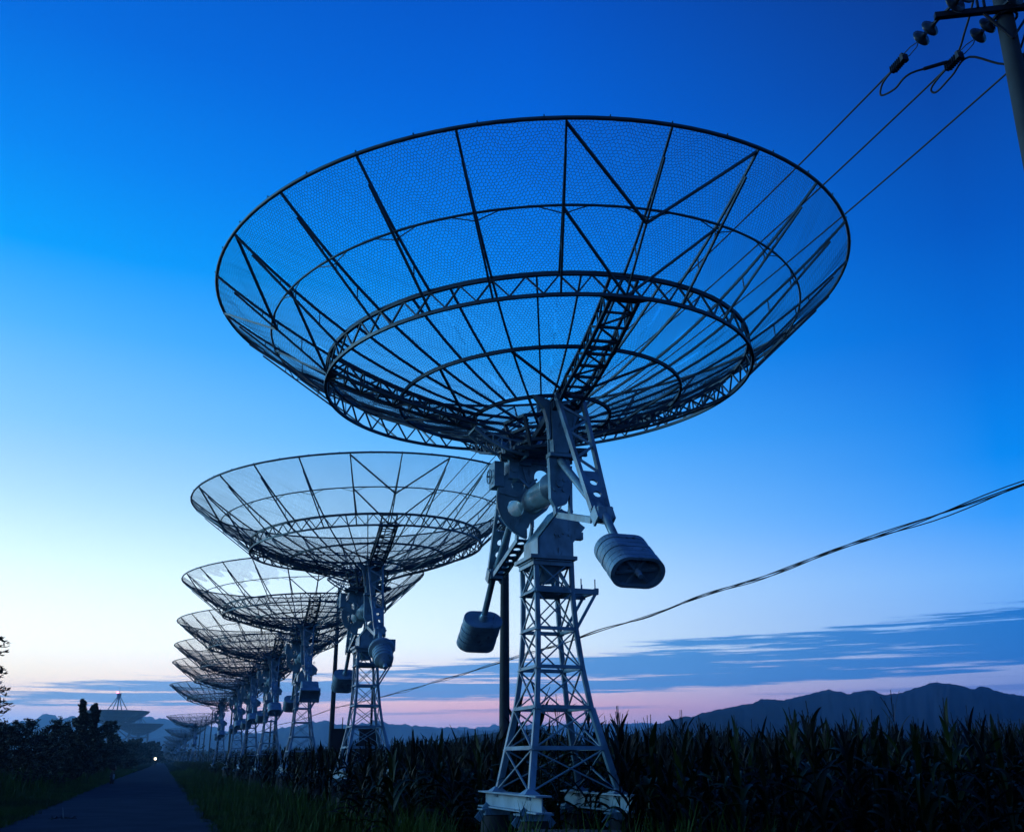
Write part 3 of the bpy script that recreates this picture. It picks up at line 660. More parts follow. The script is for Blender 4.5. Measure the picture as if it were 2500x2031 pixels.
for j, x_ in enumerate(offs):
    att = p0 + perp0 * x_ + Vector((.12 * math.sin(A0_), -.12 * math.cos(A0_), PZ - (.0, .05, .05)[j]))
    dirw = (rowd + Vector((0, 0, -.13))).normalized()
    clamp = att + dirw * .84
    tgt = polepos[1] + perp * (-.8, -.12, .8)[j] + Vector((0, 0, PZ + .2))
    pts = cat(clamp, tgt, .38)
    for a_ in range(1, len(polepos) - 1):
        pts += cat(polepos[a_] + perp * (-.8, -.12, .8)[j] + Vector((0, 0, PZ + .2)), polepos[a_ + 1] + perp * (-.8, -.12, .8)[j] + Vector((0, 0, PZ + .2)), .45, 10)[1:]
    b = MB(); b.tube(pts, .0135, 6); tag(b.build('overhead_wire', M['cable']), wl[j], 'wire', 'overhead wires from the corner pole')
    # dead end: shackle, two discs, yoke and bolted clamp, in the pole's own frame
    inv = lambda w: Matrix.Rotation(-A0_, 3, 'Z') @ (w - p0)
    b = MB(); insul(b, inv(att + dirw * .13), inv(p0 + dirw), 2); b.build('insulator_string', M['porcelain'], r0)
    b = MB(); A_ = inv(att); d_ = inv(p0 + dirw)
    b.bar(A_, A_ + d_ * .15, .035); b.build('link_rod', M['black'], r0); b = MB(); a1 = A_ + d_ * .44
    for s_ in (-1, 1): b.tube([a1, a1 + d_ * .1 + Vector((s_ * .045, 0, 0)), a1 + d_ * .26 + Vector((s_ * .05, 0, 0)), a1 + d_ * .34], .007, 6)
    c0 = a1 + d_ * .27
    b.bar(c0, c0 + d_ * .05, .10, .11); b.bar(c0 + d_ * .04, c0 + d_ * .28, .055, .075)
    for k in range(6): b.bar(c0 + d_ * (.07 + .035 * k) + Vector((-.05, 0, .0)), c0 + d_ * (.07 + .035 * k) + Vector((.05, 0, 0)), .014, .10)
    b.build('strain_clamp', M['black'], r0)
    b = MB(); e0 = c0 + d_ * .3
    if j == 0:
        pts = [c0 + d_ * .1, e0 + d_ * .10, e0 + d_ * .22 + Vector((0, 0, -.05)), e0 + d_ * .27 + Vector((.02, 0, -.15)), e0 + d_ * .12 + Vector((.10, 0, -.18)), e0 + Vector((.22, -.1, -.12)), Vector((-.50, .62, PZ - .12)), Vector((-.40, .25, PZ + .05)), Vector((-.33, -.1, PZ + .35)), Vector((-.3, -.4, PZ + .7))]
    elif j == 1:
        pts = [c0 + d_ * .1, e0 + d_ * .12, e0 + d_ * .3 + Vector((0, 0, -.05)), e0 + d_ * .28 + Vector((.05, 0, -.12)), e0 + Vector((.07, 0, -.10)), c0 + Vector((.1, 0, -.06)), Vector((.1, .3, PZ - .5)), Vector((.2, -.3, PZ - .2))]
    else:
        pts = [c0 + d_ * .1, e0 + d_ * .12, e0 + d_ * .1 + Vector((0, 0, -.3)), e0 + Vector((-.1, 0, -.5)), Vector((.35, .3, PZ - .75)), Vector((.14, .05, PZ - .7))]
    sm = []
    for i in range(len(pts) - 1):
        a_, b_, c_, e_ = pts[max(i - 1, 0)], pts[i], pts[i + 1], pts[min(i + 2, len(pts) - 1)]
        for k in range(6):
            t = k / 6; sm.append(.5 * ((2 * b_) + (c_ - a_) * t + (2 * a_ - 5 * b_ + 4 * c_ - e_) * t * t + (-a_ + 3 * b_ - 3 * c_ + e_) * t ** 3))
    b.tube(sm + [pts[-1]], .015, 6)
    if j == 0: b.tube([sm[32], sm[35]], .026, 8)
    b.build('jumper_cable', M['cable'], r0)
    # the span behind the viewer
    att2 = p0 + perp0 * x_ + Vector((0, 0, PZ + .05)); d2 = (-rowd + Vector((0, 0, .02))).normalized()
    b = MB(); insul(b, inv(att2 + d2 * .22), inv(p0 + d2), 2, .15); b.build('insulator_string', M['porcelain'], r0)
    b = MB(); b.bar(inv(att2), inv(att2 + d2 * .7), .03); b.build('link_rod', M['black'], r0)
    b = MB(); b.tube(cat(att2 + d2 * .7, att2 - rowd * 30 + Vector((0, 0, .2)), .4, 12), .0135, 6)
    tag(b.build('overhead_wire', M['cable']), 'wire leaving the top of the corner pole towards the viewer, %s of three' % ('left', 'middle', 'right')[j], 'wire', 'overhead wires from the corner pole')
# twisted low bundle
b = MB()
prev = -rowd * 22 + p0 + Vector((0, 0, 4.4))
BH = [4.35, 4.0, 4.1, 4.1, 4.1, 4.1, 4.1]
anchors = [prev] + [polepos[i] + perp * .17 + Vector((0, 0, BH[i])) for i in range(6)]
spans = []
for i in range(len(anchors) - 1): spans.append(cat(anchors[i], anchors[i + 1], .10 if i != 1 else .08, 60 if i < 3 else 20))
for st_ in range(4):
    pts = []; s0 = 0
    for sp_ in spans:
        for i, q in enumerate(sp_):
            s0 += .35; ph = s0 * (1.1 + .13 * st_) + st_ * 1.7; am = .022 + .022 * math.sin(s0 * .21 + st_ * 1.3)
            pts.append(q + Vector((math.cos(ph) * am, 0, math.sin(ph) * am - (.03 if st_ == 2 else 0) * abs(math.sin(s0 * .1)))))
    b.tube(pts, .008, 5)
tag(b.build('cable_bundle', M['cable']), 'loosely twisted low cable bundle sagging from right edge past the tower', 'cable')

# ------------------------------------------------------------------ equipment cabinets
def cabinet(x, y, w, h, rod, label):
    r_ = empty('equipment_cabinet', (x, y, 0), ROW * .5, label=label, cat='cabinet', group='equipment cabinets among the corn')
    b = MB(); b.box((0, 0, .3), w * .8, .4, .6); b.build('plinth', M['concrete'], r_)
    b = MB(); b.box((0, 0, h / 2 + .3), w, .5, h - .6); b.box((0, 0, h + .01), w + .08, .58, .04); b.build('casing', M['black'], r_)
    b = MB(); b.box((-.0, -.257, h / 2 + .3), w - .08, .012, h - .7); b.build('door', M['black'], r_)
    if rod: b = MB(); b.tube([(.1, 0, h + .03), (.1, 0, h + .45)], .02, 6); b.build('rod', M['black'], r_)
cabinet(-6.6, 40, .62, 2.29, True, 'dark equipment cabinet with a short rod on top, beside the third telescope tower')
cabinet(-5.1, 37, .60, 2.20, False, 'dark equipment cabinet between the legs of the second telescope tower')

# ------------------------------------------------------------------ mountains and hills
def elev(v, f=2435., th=R(19)):
    up = 1015.5 - v; return math.atan2(f * math.sin(th) + up * math.cos(th), f * math.cos(th) - up * math.sin(th))
def azpx(u, v, f=2435., th=R(19)):
    up = 1015.5 - v; y = f * math.cos(th) - up * math.sin(th); x = u - 1250.; z = f * math.sin(th) + up * math.cos(th)
    return math.degrees(math.atan2(x, y)), math.degrees(math.atan2(z, math.hypot(x, y)))
def ridge(name, prof, dist, depth, m, rough, seed, step=.12, dfun=None):
    """mountain range: skyline heights by bearing, with spurs and slopes in real depth"""
    prof = sorted(prof); xs = [p[0] for p in prof]; ys = [p[1] for p in prof]
    azs = np.arange(xs[0], xs[-1], step); nr = 26; vs = []; fs = []
    for i, a_ in enumerate(azs):
        e = float(np.interp(a_, xs, ys)); e += rough * 2.2 * (noise.fractal(Vector((a_ * 1.6, seed, 0)), .8, 2.1, 6))
        dd = dist * (1 + .12 * noise.noise(Vector((a_ * .15, seed, 5))))
        h = max(dd * math.tan(R(max(e, .05))) + H, 2); hs_ = max(dd * math.tan(R(max(float(np.interp(a_, xs, ys)), .05))) + H, 2); hc_ = h
        for j in range(nr):
            f = j / (nr - 1); h = hs_ + (hc_ - hs_) * max(0, 1 - abs(f - .6) / .1); r_ = dd + (f - .6) * depth
            prof_ = math.sin(min(f / .6, 1) * math.pi / 2) ** 1.6 if f < .6 else math.cos((f - .6) / .4 * math.pi / 2)
            sp_ = noise.fractal(Vector((a_ * 1.1, f * 5, seed + 9)), 1, 2, 4) * .10 * math.sin(math.pi * min(f / .6, 1)) if f < .6 else 0
            hh = h * max(prof_ + sp_, 0) - (2 if j in (0, nr - 1) else 0)
            if f < .6: hh = min(hh, (h - H) * .985 * r_ / dd)
            vs.append((r_ * math.sin(R(a_)), r_ * math.cos(R(a_)), hh))
    for i in range(len(azs) - 1):
        for j in range(nr - 1):
            k = i * nr + j; fs.append((k, k + nr, k + nr + 1, k + 1))
    b = MB(); b.add(vs, fs, True); return tag(b.build(name, m), kind='structure')
c4 = [(1400 + x / 1.943, 1600 + y / 1.943) for x, y in ((380, 330), (460, 305), (530, 285), (560, 290), (650, 262), (720, 248), (820, 230), (850, 226), (890, 205), (950, 212), (1000, 210), (1060, 195), (1140, 178), (1210, 160), (1270, 172), (1300, 182), (1340, 172), (1390, 163), (1440, 172), (1480, 187), (1560, 172), (1650, 145), (1690, 128), (1720, 125), (1780, 132), (1830, 148), (1900, 152), (1930, 148), (1990, 160), (2060, 180), (2137, 190))]
pr = [azpx(*p) for p in c4]; pr = [(pr[0][0] - 3, .7), (pr[0][0] - 6, .1)] + pr + [(34, 3.3), (40, 3.8), (48, 3.2), (58, 2.0), (70, 1.0)]
ridge('mountains', pr, 1000, 480, M['mountain'], .045, 3, step=.07)
nearR = [(6, .1), (10, .45), (14, .6), (18, .7), (21, 1.2), (24, 1.7), (27, 2.0), (31, 2.4), (38, 2.2), (50, 1.6), (64, .7)]
ridge('mountains', nearR, 760, 220, M['mountain'], .06, 11)
c1_ = [(350 + x / 3.053, 1350 + y / 3.053) for x, y in ((880, 1345), (940, 1325), (1000, 1312), (1030, 1296), (1080, 1290), (1130, 1290), (1200, 1268), (1250, 1262), (1290, 1258), (1350, 1245), (1400, 1250), (1450, 1270), (1500, 1285), (1550, 1282), (1600, 1275), (1680, 1262), (1740, 1240), (1790, 1255), (1830, 1272), (1900, 1278), (2000, 1282), (2137, 1297))]
c2b = [(0 + x / 3.27, 1500 + y / 3.27) for x, y in ((0, 870), (120, 860), (200, 850), (260, 840), (330, 803), (400, 795), (470, 818), (560, 822), (640, 835), (760, 845), (900, 850), (1020, 845), (1120, 832), (1150, 815), (1200, 818), (1240, 826), (1310, 815), (1350, 838), (1420, 850), (1500, 862))]
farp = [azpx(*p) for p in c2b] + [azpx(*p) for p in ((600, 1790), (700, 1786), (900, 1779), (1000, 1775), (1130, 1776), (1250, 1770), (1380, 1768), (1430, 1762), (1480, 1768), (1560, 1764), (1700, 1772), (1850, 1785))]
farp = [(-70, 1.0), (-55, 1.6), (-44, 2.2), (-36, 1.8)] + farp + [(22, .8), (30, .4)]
ridge('mountains', farp, 2600, 330, M['hazemountain'], .08, 21, step=.1)
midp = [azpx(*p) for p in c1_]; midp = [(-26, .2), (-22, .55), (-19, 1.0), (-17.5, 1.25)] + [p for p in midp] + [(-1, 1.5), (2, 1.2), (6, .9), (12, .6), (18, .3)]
ridge('mountains', midp, 1900, 400, M['hazemountain'], .07, 31, step=.09)
hill = [(-60, .6), (-40, .5), (-22, .35), (-18, .42), (-14, .45), (-10, .55), (-7, .6), (-5, .62), (-3.6, .9)] + [azpx(1100 + x / 3.61, 1550 + y / 3.61) for x, y in ((60, 900), (200, 880), (330, 870), (500, 840), (640, 830), (760, 825), (860, 850), (1000, 890))] + [(3.5, .8), (6, .6), (12, .5), (30, .5), (55, .5)]
ridge('hills', hill, 640, 200, M['hill'], .03, 41, step=.15)

# ------------------------------------------------------------------ the two big dishes in the distance
def big_dish(x, y, dia, elv_c, label, legs_style, feed):
    r_ = empty('giant_dish_telescope', (x, y, 0), math.atan2(-x, y), label=label, cat='radio telescope', group='giant dishes beyond the trees')
    Rr = dia / 2; dep = dia * .17; zc = elv_c                                      # rim height
    b = MB(); n = 72; m_ = 12
    prof = [(Rr * i / m_, zc - dep + dep * (i / m_) ** 2) for i in range(m_ + 1)]
    vs = [(max(a, .01) * math.cos(2 * math.pi * k / n), max(a, .01) * math.sin(2 * math.pi * k / n), z) for a, z in prof for k in range(n)]
    fs = [(i * n + k, i * n + (k + 1) % n, (i + 1) * n + (k + 1) % n, (i + 1) * n + k) for i in range(m_) for k in range(n)]
    prof2 = [(a * 1.004, z - .35) for a, z in prof]
    vs2 = [(max(a, .01) * math.cos(2 * math.pi * k / n), max(a, .01) * math.sin(2 * math.pi * k / n), z) for a, z in prof2 for k in range(n)]
    b.add(vs, fs, True); b.add(vs2, [f[::-1] for f in fs], True); b.tube([(Rr * math.cos(R(a)), Rr * math.sin(R(a)), zc) for a in range(0, 360, 5)], .3, 6, closed=True)
    b.build('reflector', M['big'], r_)
    b = MB()
    for k in range(36):
        a = R(10 * k)
        def q(rr, dz): return Vector((rr * math.cos(a), rr * math.sin(a), zc - dep + dep * (rr / Rr) ** 2 - dz))
        rs = [Rr * .98, Rr * .8, Rr * .6, Rr * .4, Rr * .2]
        lows = [q(rr, .5 + (1 - rr / Rr) * dia * .07) for rr in rs]
        for i in range(4):
            b.bar(lows[i], lows[i + 1], .3); b.bar(lows[i], q(rs[i + 1], .3), .2); b.bar(lows[i + 1], q(rs[i + 1], .3), .2)
    for f in (.8, .6, .4, .2):
        pts = [(Rr * f * math.cos(R(a)), Rr * f * math.sin(R(a)), zc - dep + dep * f * f - .5 - (1 - f) * dia * .07) for a in range(0, 360, 10)]
        b.tube(pts, .18, 5, closed=True)
    b.build('backing_frame', M['bigframe'], r_)
    b = MB(); zb = zc - dep - dia * .06
    if legs_style == 'wheel':
        for k in range(7):
            a = R(-80 + 160 * k / 6 - 90); b.bar((0, 0, zb - dia * .02), (math.cos(a) * dia * .24, -1.5, zb - dia * .02 + math.sin(a) * dia * .24), .8)
        b.tube([(math.cos(R(a)) * dia * .24, -1.5, zb - dia * .02 + math.sin(R(a)) * dia * .24) for a in range(180, 361, 8)], .7, 6)
        for s_ in (-1, 1):
            for t_ in (-1, 1): b.bar((0, 0, zb), (s_ * dia * .2, t_ * dia * .16, 0), 1.1)
            b.bar((s_ * dia * .2, -dia * .16, 1), (s_ * dia * .2, dia * .16, 1), 1)
        b.bar((0, 0, 0), (0, 0, zb + 2), 1.4)
    else:
        for s_ in (-1, 1):
            b.tube([(s_ * dia * .19, 0, zb + 2.5), (s_ * dia * .20, 0, zb - 3), (s_ * dia * .19, 0, zb - 7), (s_ * dia * .13, 0, zb - 10), (s_ * dia * .08, 0, zb - 12)], .9, 8)
        b.bar((0, 0, 0), (0, 0, zb + 3), 2.6); b.lathe((0, 0, 0), (0, 0, 1), [(0, dia * .12), (zb * .3, dia * .10), (zb * .45, dia * .08)], 16)
        b.bar((-dia * .19, 0, zb - 2), (dia * .19, 0, zb - 2), 1.2)
        for s_ in (-1, 1): b.bar((0, 0, zb - 8), (s_ * dia * .17, 0, zb), .7)
    b.build('pedestal', M['bigframe'], r_)
    b = MB(); ft_ = zc + feed
    for k in range(4):
        a = R(45 + 90 * k + 20); b.bar((Rr * .52 * math.cos(a), Rr * .52 * math.sin(a), zc - dep * .7), (.8 * math.cos(a), .8 * math.sin(a), ft_), .5)
    b.bar((0, 0, zc - dep), (0, 0, ft_), .9); b.build('feed_legs', M['bigframe'], r_)
    b = MB(); b.box((0, 0, ft_ + 1), 3.2, 3.2, 2.6); b.tube([(0, 0, ft_ + 2), (0, 0, ft_ + 7)], .12, 5); fc = b.build('feed_cabin', M['bigframe'], r_)
    if legs_style == 'wheel':
        b = MB(); b.lathe((-1.3, -1.4, ft_ + 2.3), (0, 0, 1), [(0, .5), (.5, .7), (1.1, .4)], 10); b.build('warning_lamp', M['red'], fc)
def ground_at(u, v, dist):
    a, e = azpx(u, v); return dist * math.sin(R(a)), dist * math.cos(R(a)), math.tan(R(e)) * dist + H
x, y, z = ground_at(286, 1736, 880); big_dish(x, y, 49, z, 'larger giant white dish with a tall feed mast and red lamp, far left', 'wheel', 11.5)
x, y, z = ground_at(341, 1767, 980); big_dish(x, y, 40, z, 'smaller giant white dish on a curved fork, right of the larger one', 'fork', 6.0)

# ------------------------------------------------------------------ plants
def blade(vs, fs, base, ang, L, w, rise, droop, rg, n=7, twist=0.):
    o = len(vs); dirv = Vector((math.cos(ang), math.sin(ang), 0)); side = Vector((-math.sin(ang), math.cos(ang), 0)); p = Vector(base); th = rise
    sw = rg.uniform(-.3, .3)
    for i in range(n + 1):
        f = i / n; ww = w * (1 - f) ** .55 * min(1, .45 + f * 3) * .5 if i < n else .001
        sd_ = (side * math.cos(twist * f) + Vector((0, 0, 1)) * math.sin(twist * f))
        vs += [tuple(p - sd_ * ww + Vector((0, 0, ww * .45))), tuple(p), tuple(p + sd_ * ww + Vector((0, 0, ww * .45)))]
        if i: k = o + 3 * i; fs += [(k - 3, k - 2, k + 1, k), (k - 2, k - 1, k + 2, k + 1)]
        p = p + (dirv * math.cos(th) + Vector((0, 0, 1)) * math.sin(th)) * (L / n) + side * sw * .02; th -= droop / n * (1 + f)
def corn_variant(i):
    rg = random.Random(100 + i); h = 1.62 + rg.uniform(-.08, .12)
    s = MB(); s.tube([(0, 0, 0), (.01, .0, h * .5), (.02 * rg.uniform(-1, 1), .02, h)], [.016, .013, .007], 6)
    vs, fs = [], []; nl = 13
    for k in range(nl):
        f = k / (nl - 1); z = .12 + f * (h - .12); ang = (k % 2) * math.pi + rg.uniform(-.5, .5) + i
        Ll = (.66 + .52 * math.sin(math.pi * min(f + .15, 1))) * rg.uniform(.85, 1.15); up = f > .72
        blade(vs, fs, (0, 0, z), ang, Ll * (.66 if up else 1), .115 * rg.uniform(.8, 1.15), R(rg.uniform(68, 82) if up else rg.uniform(48, 68)), R(rg.uniform(8, 40) if up else rg.uniform(60, 135)), rg, 9, rg.uniform(-.9, .9))
    l = MB(); l.add(vs, fs, True)
    t = MB(); t.bar((0, 0, h - .02), (0, 0, h + .36), .006)
    for k in range(6 if i % 3 else 3):
        a = rg.uniform(0, 6.28); z0 = h + .02 + rg.uniform(0, .12); Lt = rg.uniform(.18, .34); sp = rg.uniform(.12, .5)
        q = Vector((0, 0, z0)); e = q + Vector((math.cos(a) * math.sin(sp) * Lt, math.sin(a) * math.sin(sp) * Lt, Lt * math.cos(sp))); t.bar(q, e, .007)
    t.bar((0, 0, h + .2), (rg.uniform(-.02, .02), 0, h + .47), .008)
    return s, l, t
NV = 8; protos = []
for i in range(NV):
    s, l, t = corn_variant(i)
    protos.append([tmp_data(s, 'corn_stalk', M['corn']), tmp_data(l, 'corn_foliage', M['corn'] if i % 3 else M['cornb']), tmp_data(t, 'corn_tassel', M['tassel'])])
# where the corn grows (L, S in the row frame)
spots = []
rgc = random.Random(5)
def field_ok(Lx, S):
    if S < 14.2 and Lx < 5.62: return False
    if S < 10.7: return False
    if Lx < 3.15 + .25 * math.sin(S * .7): return False
    for s in (0, 13.35, 26.0, 38.0, 49.3, 60.7):
        if abs(Lx - 4.73) < .85 and abs(S - 12.62 - s) < 1.25: return False
    return True
S = 10.6
while S < 70:
    Lx = 3.0
    while Lx < 75:
        a = Lx + rgc.uniform(-.12, .12); b_ = S + rgc.uniform(-.14, .14); w = row(a, b_)
        if field_ok(a, b_) and w.y > 12.0 and abs(w.x / w.y) < .60: spots.append((w.length, w, a, b_))
        Lx += (.58 if Lx > 5.6 else .46) if S < 24 else (.6 if S < 40 else .95)
    S += .52 if S < 24 else (.6 if S < 40 else .95)
spots.sort(key=lambda q: q[0])
def in_view(w): return abs(w.x / w.y) < .53
near = [q for q in spots if in_view(q[1])][:300]; nearset = set(id(q) for q in near); rest = [q for q in spots if id(q) not in nearset]
CG = 'corn plants at the front of the field'
for k, q in enumerate(near):
    pr_ = protos[rgc.randrange(NV)]; o = bpy.data.objects.new('corn_plant', None); C.objects.link(o)
    o.location = q[1]; o.rotation_euler = (rgc.uniform(-.12, .12), rgc.uniform(-.12, .12), rgc.uniform(0, 6.28)); sc_ = rgc.uniform(.64, .96) * (.76 + .24 * min(max((q[2] - 3) / 5, 0), 1)); o.scale = (sc_,) * 3
    tag(o, 'tall dark corn plant with pointed leaves and a tassel, in the front rows', 'corn plant', CG)
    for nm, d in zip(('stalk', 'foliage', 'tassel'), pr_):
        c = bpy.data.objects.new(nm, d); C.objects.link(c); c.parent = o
# the rest of the field, simplified the farther it is
def plant_arrays(i, lod):
    rg = random.Random(300 + i); vs, fs = [], []; h = 1.62 + rg.uniform(-.08, .12); nl = (8, 6)[lod]
    for k in range(nl):
        f = .35 + .65 * k / (nl - 1); ang = (k % 2) * math.pi + rg.uniform(-.6, .6) + i; up = f > .8
        blade(vs, fs, (0, 0, f * h), ang, rg.uniform(.5, .8), .09 if lod == 0 else .13, R(rg.uniform(60, 80)), R(rg.uniform(10, 40) if up else rg.uniform(60, 120)), rg, 4 if lod == 0 else 3, rg.uniform(-.6, .6))
    for k in range(5):
        a = rg.uniform(0, 6.28); sp = rg.uniform(0, .45); Lt = rg.uniform(.2, .42) if k else .44; q = Vector((0, 0, h)); e = q + Vector((math.cos(a) * math.sin(sp) * Lt, math.sin(a) * math.sin(sp) * Lt, Lt * math.cos(sp)))
        o = len(vs); wv = (.006, .012)[lod]; vs += [tuple(q + Vector((wv, 0, 0))), tuple(q - Vector((wv, 0, 0))), tuple(e - Vector((wv * .6, 0, 0))), tuple(e + Vector((wv * .6, wv, 0)))]; fs.append((o, o + 1, o + 2, o + 3))
    return np.array(vs), np.array(fs)
def scatter(name, m, items, lib, label=None, cat_=None, kind='stuff'):
    Vv, Ff, nv = [], [], 0
    for (x, y, z, rot, s, k) in items:
        V_, F_ = lib[k]; c, sn = math.cos(rot), math.sin(rot)
        W = V_ * s; W = np.stack([W[:, 0] * c - W[:, 1] * sn + x, W[:, 0] * sn + W[:, 1] * c + y, W[:, 2] + z], 1)
        Vv.append(W); Ff.append(F_ + nv); nv += len(W)
    o = npmesh(name, np.concatenate(Vv), np.concatenate(Ff), m)
    return tag(o, label, cat_, kind=kind)
lib = [plant_arrays(i, 0) for i in range(8)] + [plant_arrays(i, 1) for i in range(8)]
items = [(q[1].x, q[1].y, 0, rgc.uniform(0, 6.28), rgc.uniform(.74, .92) * (.76 + .24 * min(max((q[2] - 3) / 5, 0), 1)), rgc.randrange(8) + (0 if q[0] < 30 else 8)) for q in rest]
for _ in range(5200):                                        # far field
    S = 70 + 330 * rgc.random() ** 1.5; Lx = rgc.uniform(6, 30 + S * 1.3); w = row(Lx, S)
    if abs(w.x / w.y) < .62: items.append((w.x, w.y, 0, rgc.uniform(0, 6.28), rgc.uniform(.85, 1.05), 8 + rgc.randrange(8)))
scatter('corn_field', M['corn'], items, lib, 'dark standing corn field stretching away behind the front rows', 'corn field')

# grass blades
def tuft(i, h, n, w, spread):
    rg = random.Random(i); vs, fs = [], []
    for k in range(n):
        a = rg.uniform(0, 6.28); rr = spread * rg.random(); bx, by = rr * math.cos(a), rr * math.sin(a); hh = h * rg.uniform(.5, 1.1); ln = rg.uniform(.05, .5) * hh; b2 = rg.uniform(0, 6.28)
        o = len(vs); sdx, sdy = math.cos(b2 + 1.57) * w, math.sin(b2 + 1.57) * w
        m1 = (bx + math.cos(b2) * ln * .35, by + math.sin(b2) * ln * .35, hh * .6); t1 = (bx + math.cos(b2) * ln, by + math.sin(b2) * ln, hh)
        vs += [(bx - sdx, by - sdy, 0), (bx + sdx, by + sdy, 0), (m1[0] + sdx * .8, m1[1] + sdy * .8, m1[2]), (m1[0] - sdx * .8, m1[1] - sdy * .8, m1[2]), (t1[0] + sdx * .1, t1[1], t1[2]), (t1[0] - sdx * .1, t1[1], t1[2])]
        fs += [(o, o + 1, o + 2, o + 3), (o + 3, o + 2, o + 4, o + 5)]
    return np.array(vs), np.array(fs)
glib = [tuft(i, .24, 28, .007, .20) for i in range(6)] + [tuft(20 + i, .75, 22, .010, .25) for i in range(6)] + [tuft(40 + i, 1.25, 26, .014, .32) for i in range(6)]
gi = []
for _ in range(9000):                                        # right verge between road and corn
    S = 12 + 110 * rgc.random() ** 1.7; Lx = rgc.uniform(.95, 3.4); w = row(Lx, S); hgt = (Lx - 1.0) / 2.2
    gi.append((w.x, w.y, -.06, rgc.uniform(0, 6.28), rgc.uniform(.7, 1.3) * (.40 + .40 * hgt), rgc.randrange(6) + (6 if rgc.random() < .04 + .10 * (hgt > .85) else 0)))
for _ in range(900):                                        # around the first tower
    Lx = rgc.uniform(2.5, 6.2); S = rgc.uniform(8.5, 14.5); w = row(Lx, S); gi.append((w.x, w.y, -.06, rgc.uniform(0, 6.28), rgc.uniform(.6, 1.2), rgc.randrange(6) + (6 if rgc.random() < .15 and S < 10.5 else 0)))
for _ in range(9000):                                        # left verge
    S = 13 + 130 * rgc.random() ** 1.6; Lx = -2.7 - 3.2 * rgc.random(); w = row(Lx, S); hgt = (-2.7 - Lx) / 3.2
    gi.append((w.x, w.y, -.06, rgc.uniform(0, 6.28), rgc.uniform(.7, 1.3) * (.7 + .6 * hgt), rgc.randrange(6) + (6 if rgc.random() < .25 * hgt * hgt else 0)))
scatter('verge_grass', M['grass'], gi, glib, 'short dark green grass growing on both verges of the road', 'grass')
ti = []
for _ in range(9500):
    S = 16 + 110 * rgc.random() ** 1.5; Lx = -4.6 - (7 + S * .35) * rgc.random(); w = row(Lx, S)
    ti.append((w.x, w.y, -.06, rgc.uniform(0, 6.28), rgc.uniform(.8, 1.2) * min(1.05, .32 + (-4.6 - Lx) * .40), 12 + rgc.randrange(6)))
for _ in range(2500):
    S = 75 + 200 * rgc.random() ** 1.4; Lx = rgc.uniform(3.0, 14); w = row(Lx, S); ti.append((w.x, w.y, -.06, rgc.uniform(0, 6.28), rgc.uniform(.5, .9), 12 + rgc.randrange(6)))
scatter('tall_grass', M['reed'], ti, glib, 'tall dark grass and weeds beside the road', 'tall grass')

# trees and shrubs: tapered trunk, limbs, leaf-sized faces in clumps
def tree(name, loc, h, w, label, cat_='tree', group=None, seed=1, nbr=26, leaf=.05, shape='round', dens=1.0):
    """trunk, limbs that leave it upward and outward, leaf-sized faces strung along twigs of each limb"""
    rg = np.random.default_rng(seed); r_ = empty(name, loc, 0, label=label, cat=cat_, group=group)
    b = MB(); b.tube([(0, 0, -.1), (.02 * w, 0, h * .35), (-.02 * w, .02 * w, h * .95)], [h * .018, h * .012, h * .003], 8)
    Vv = []
    for k in range(nbr):
        f = (k + rg.random()) / nbr; z0 = h * (.04 + .82 * f)
        reach = w / 2 * ((1 - f) ** .95 * (.7 + .6 * rg.random()) + .06 if shape == 'cone' else (.55 + .5 * rg.random()) * math.sqrt(max(1 - (f * 1.05 - .25) ** 2 * 1.1, .08)))
        a = rg.uniform(0, 6.28); rise = (.35 + .5 * rg.random()) * (reach if shape == 'cone' else h * .22) + (.10 * h * f if shape == 'cone' else 0)
        tip = np.array([reach * math.cos(a), reach * math.sin(a), min(z0 + rise, h)]); root = np.array([0, 0, z0])
        b.tube([tuple(root), tuple((root + tip) / 2 + np.array([0, 0, -.04 * h])), tuple(tip)], [h * .006, h * .004, h * .0015], 5)
        for q in range(int(7 * dens)):
            g = rg.uniform(.25, 1); c = root + (tip - root) * g; d2 = rg.normal(size=3); d2[2] = abs(d2[2]) * .9; d2 /= np.linalg.norm(d2); ln = rg.uniform(.05, .13) * (w + h) / 2 * (1.25 - .5 * g) * (1.15 - .75 * f if shape == 'cone' else 1)
            e = c + d2 * ln; b.tube([tuple(c), tuple(e)], [h * .002, h * .001], 4)
            m_ = int(26 * dens); t = rg.random((m_, 1)) ** .7; Vv.append(c + (e - c) * t + rg.normal(size=(m_, 3)) * ln * .20)
    b.build('trunk', M['bark'], r_)
    P = np.concatenate(Vv); P[:, 2] = np.clip(P[:, 2], .02, h * 1.02); n = len(P); d = rg.normal(size=(n, 3)); d[:, 2] = d[:, 2] * .6 + .3; d /= np.linalg.norm(d, axis=1)[:, None]
    s = np.cross(d, rg.normal(size=(n, 3))); s /= np.linalg.norm(s, axis=1)[:, None]; L2 = leaf * rg.uniform(.6, 1.3, n)[:, None]
    V = np.stack([P - d * L2, P + s * L2 * .42, P + d * L2 * 1.2, P - s * L2 * .42], 1).reshape(-1, 3); F = np.arange(n * 4).reshape(-1, 4)
    npmesh('crown', V, F, M['leaf'], r_); return r_
def at(u, dist):
    a = math.atan2((u - 1250) * math.cos(R(19)), 2435.) ; return (dist * math.sin(a), dist * math.cos(a), -.05)
SG = 'shrubs and trees left of the road'
def hgt(v, dist): return H + math.tan((1853 - v) * math.cos(R(19)) ** 2 / 2435.) * dist
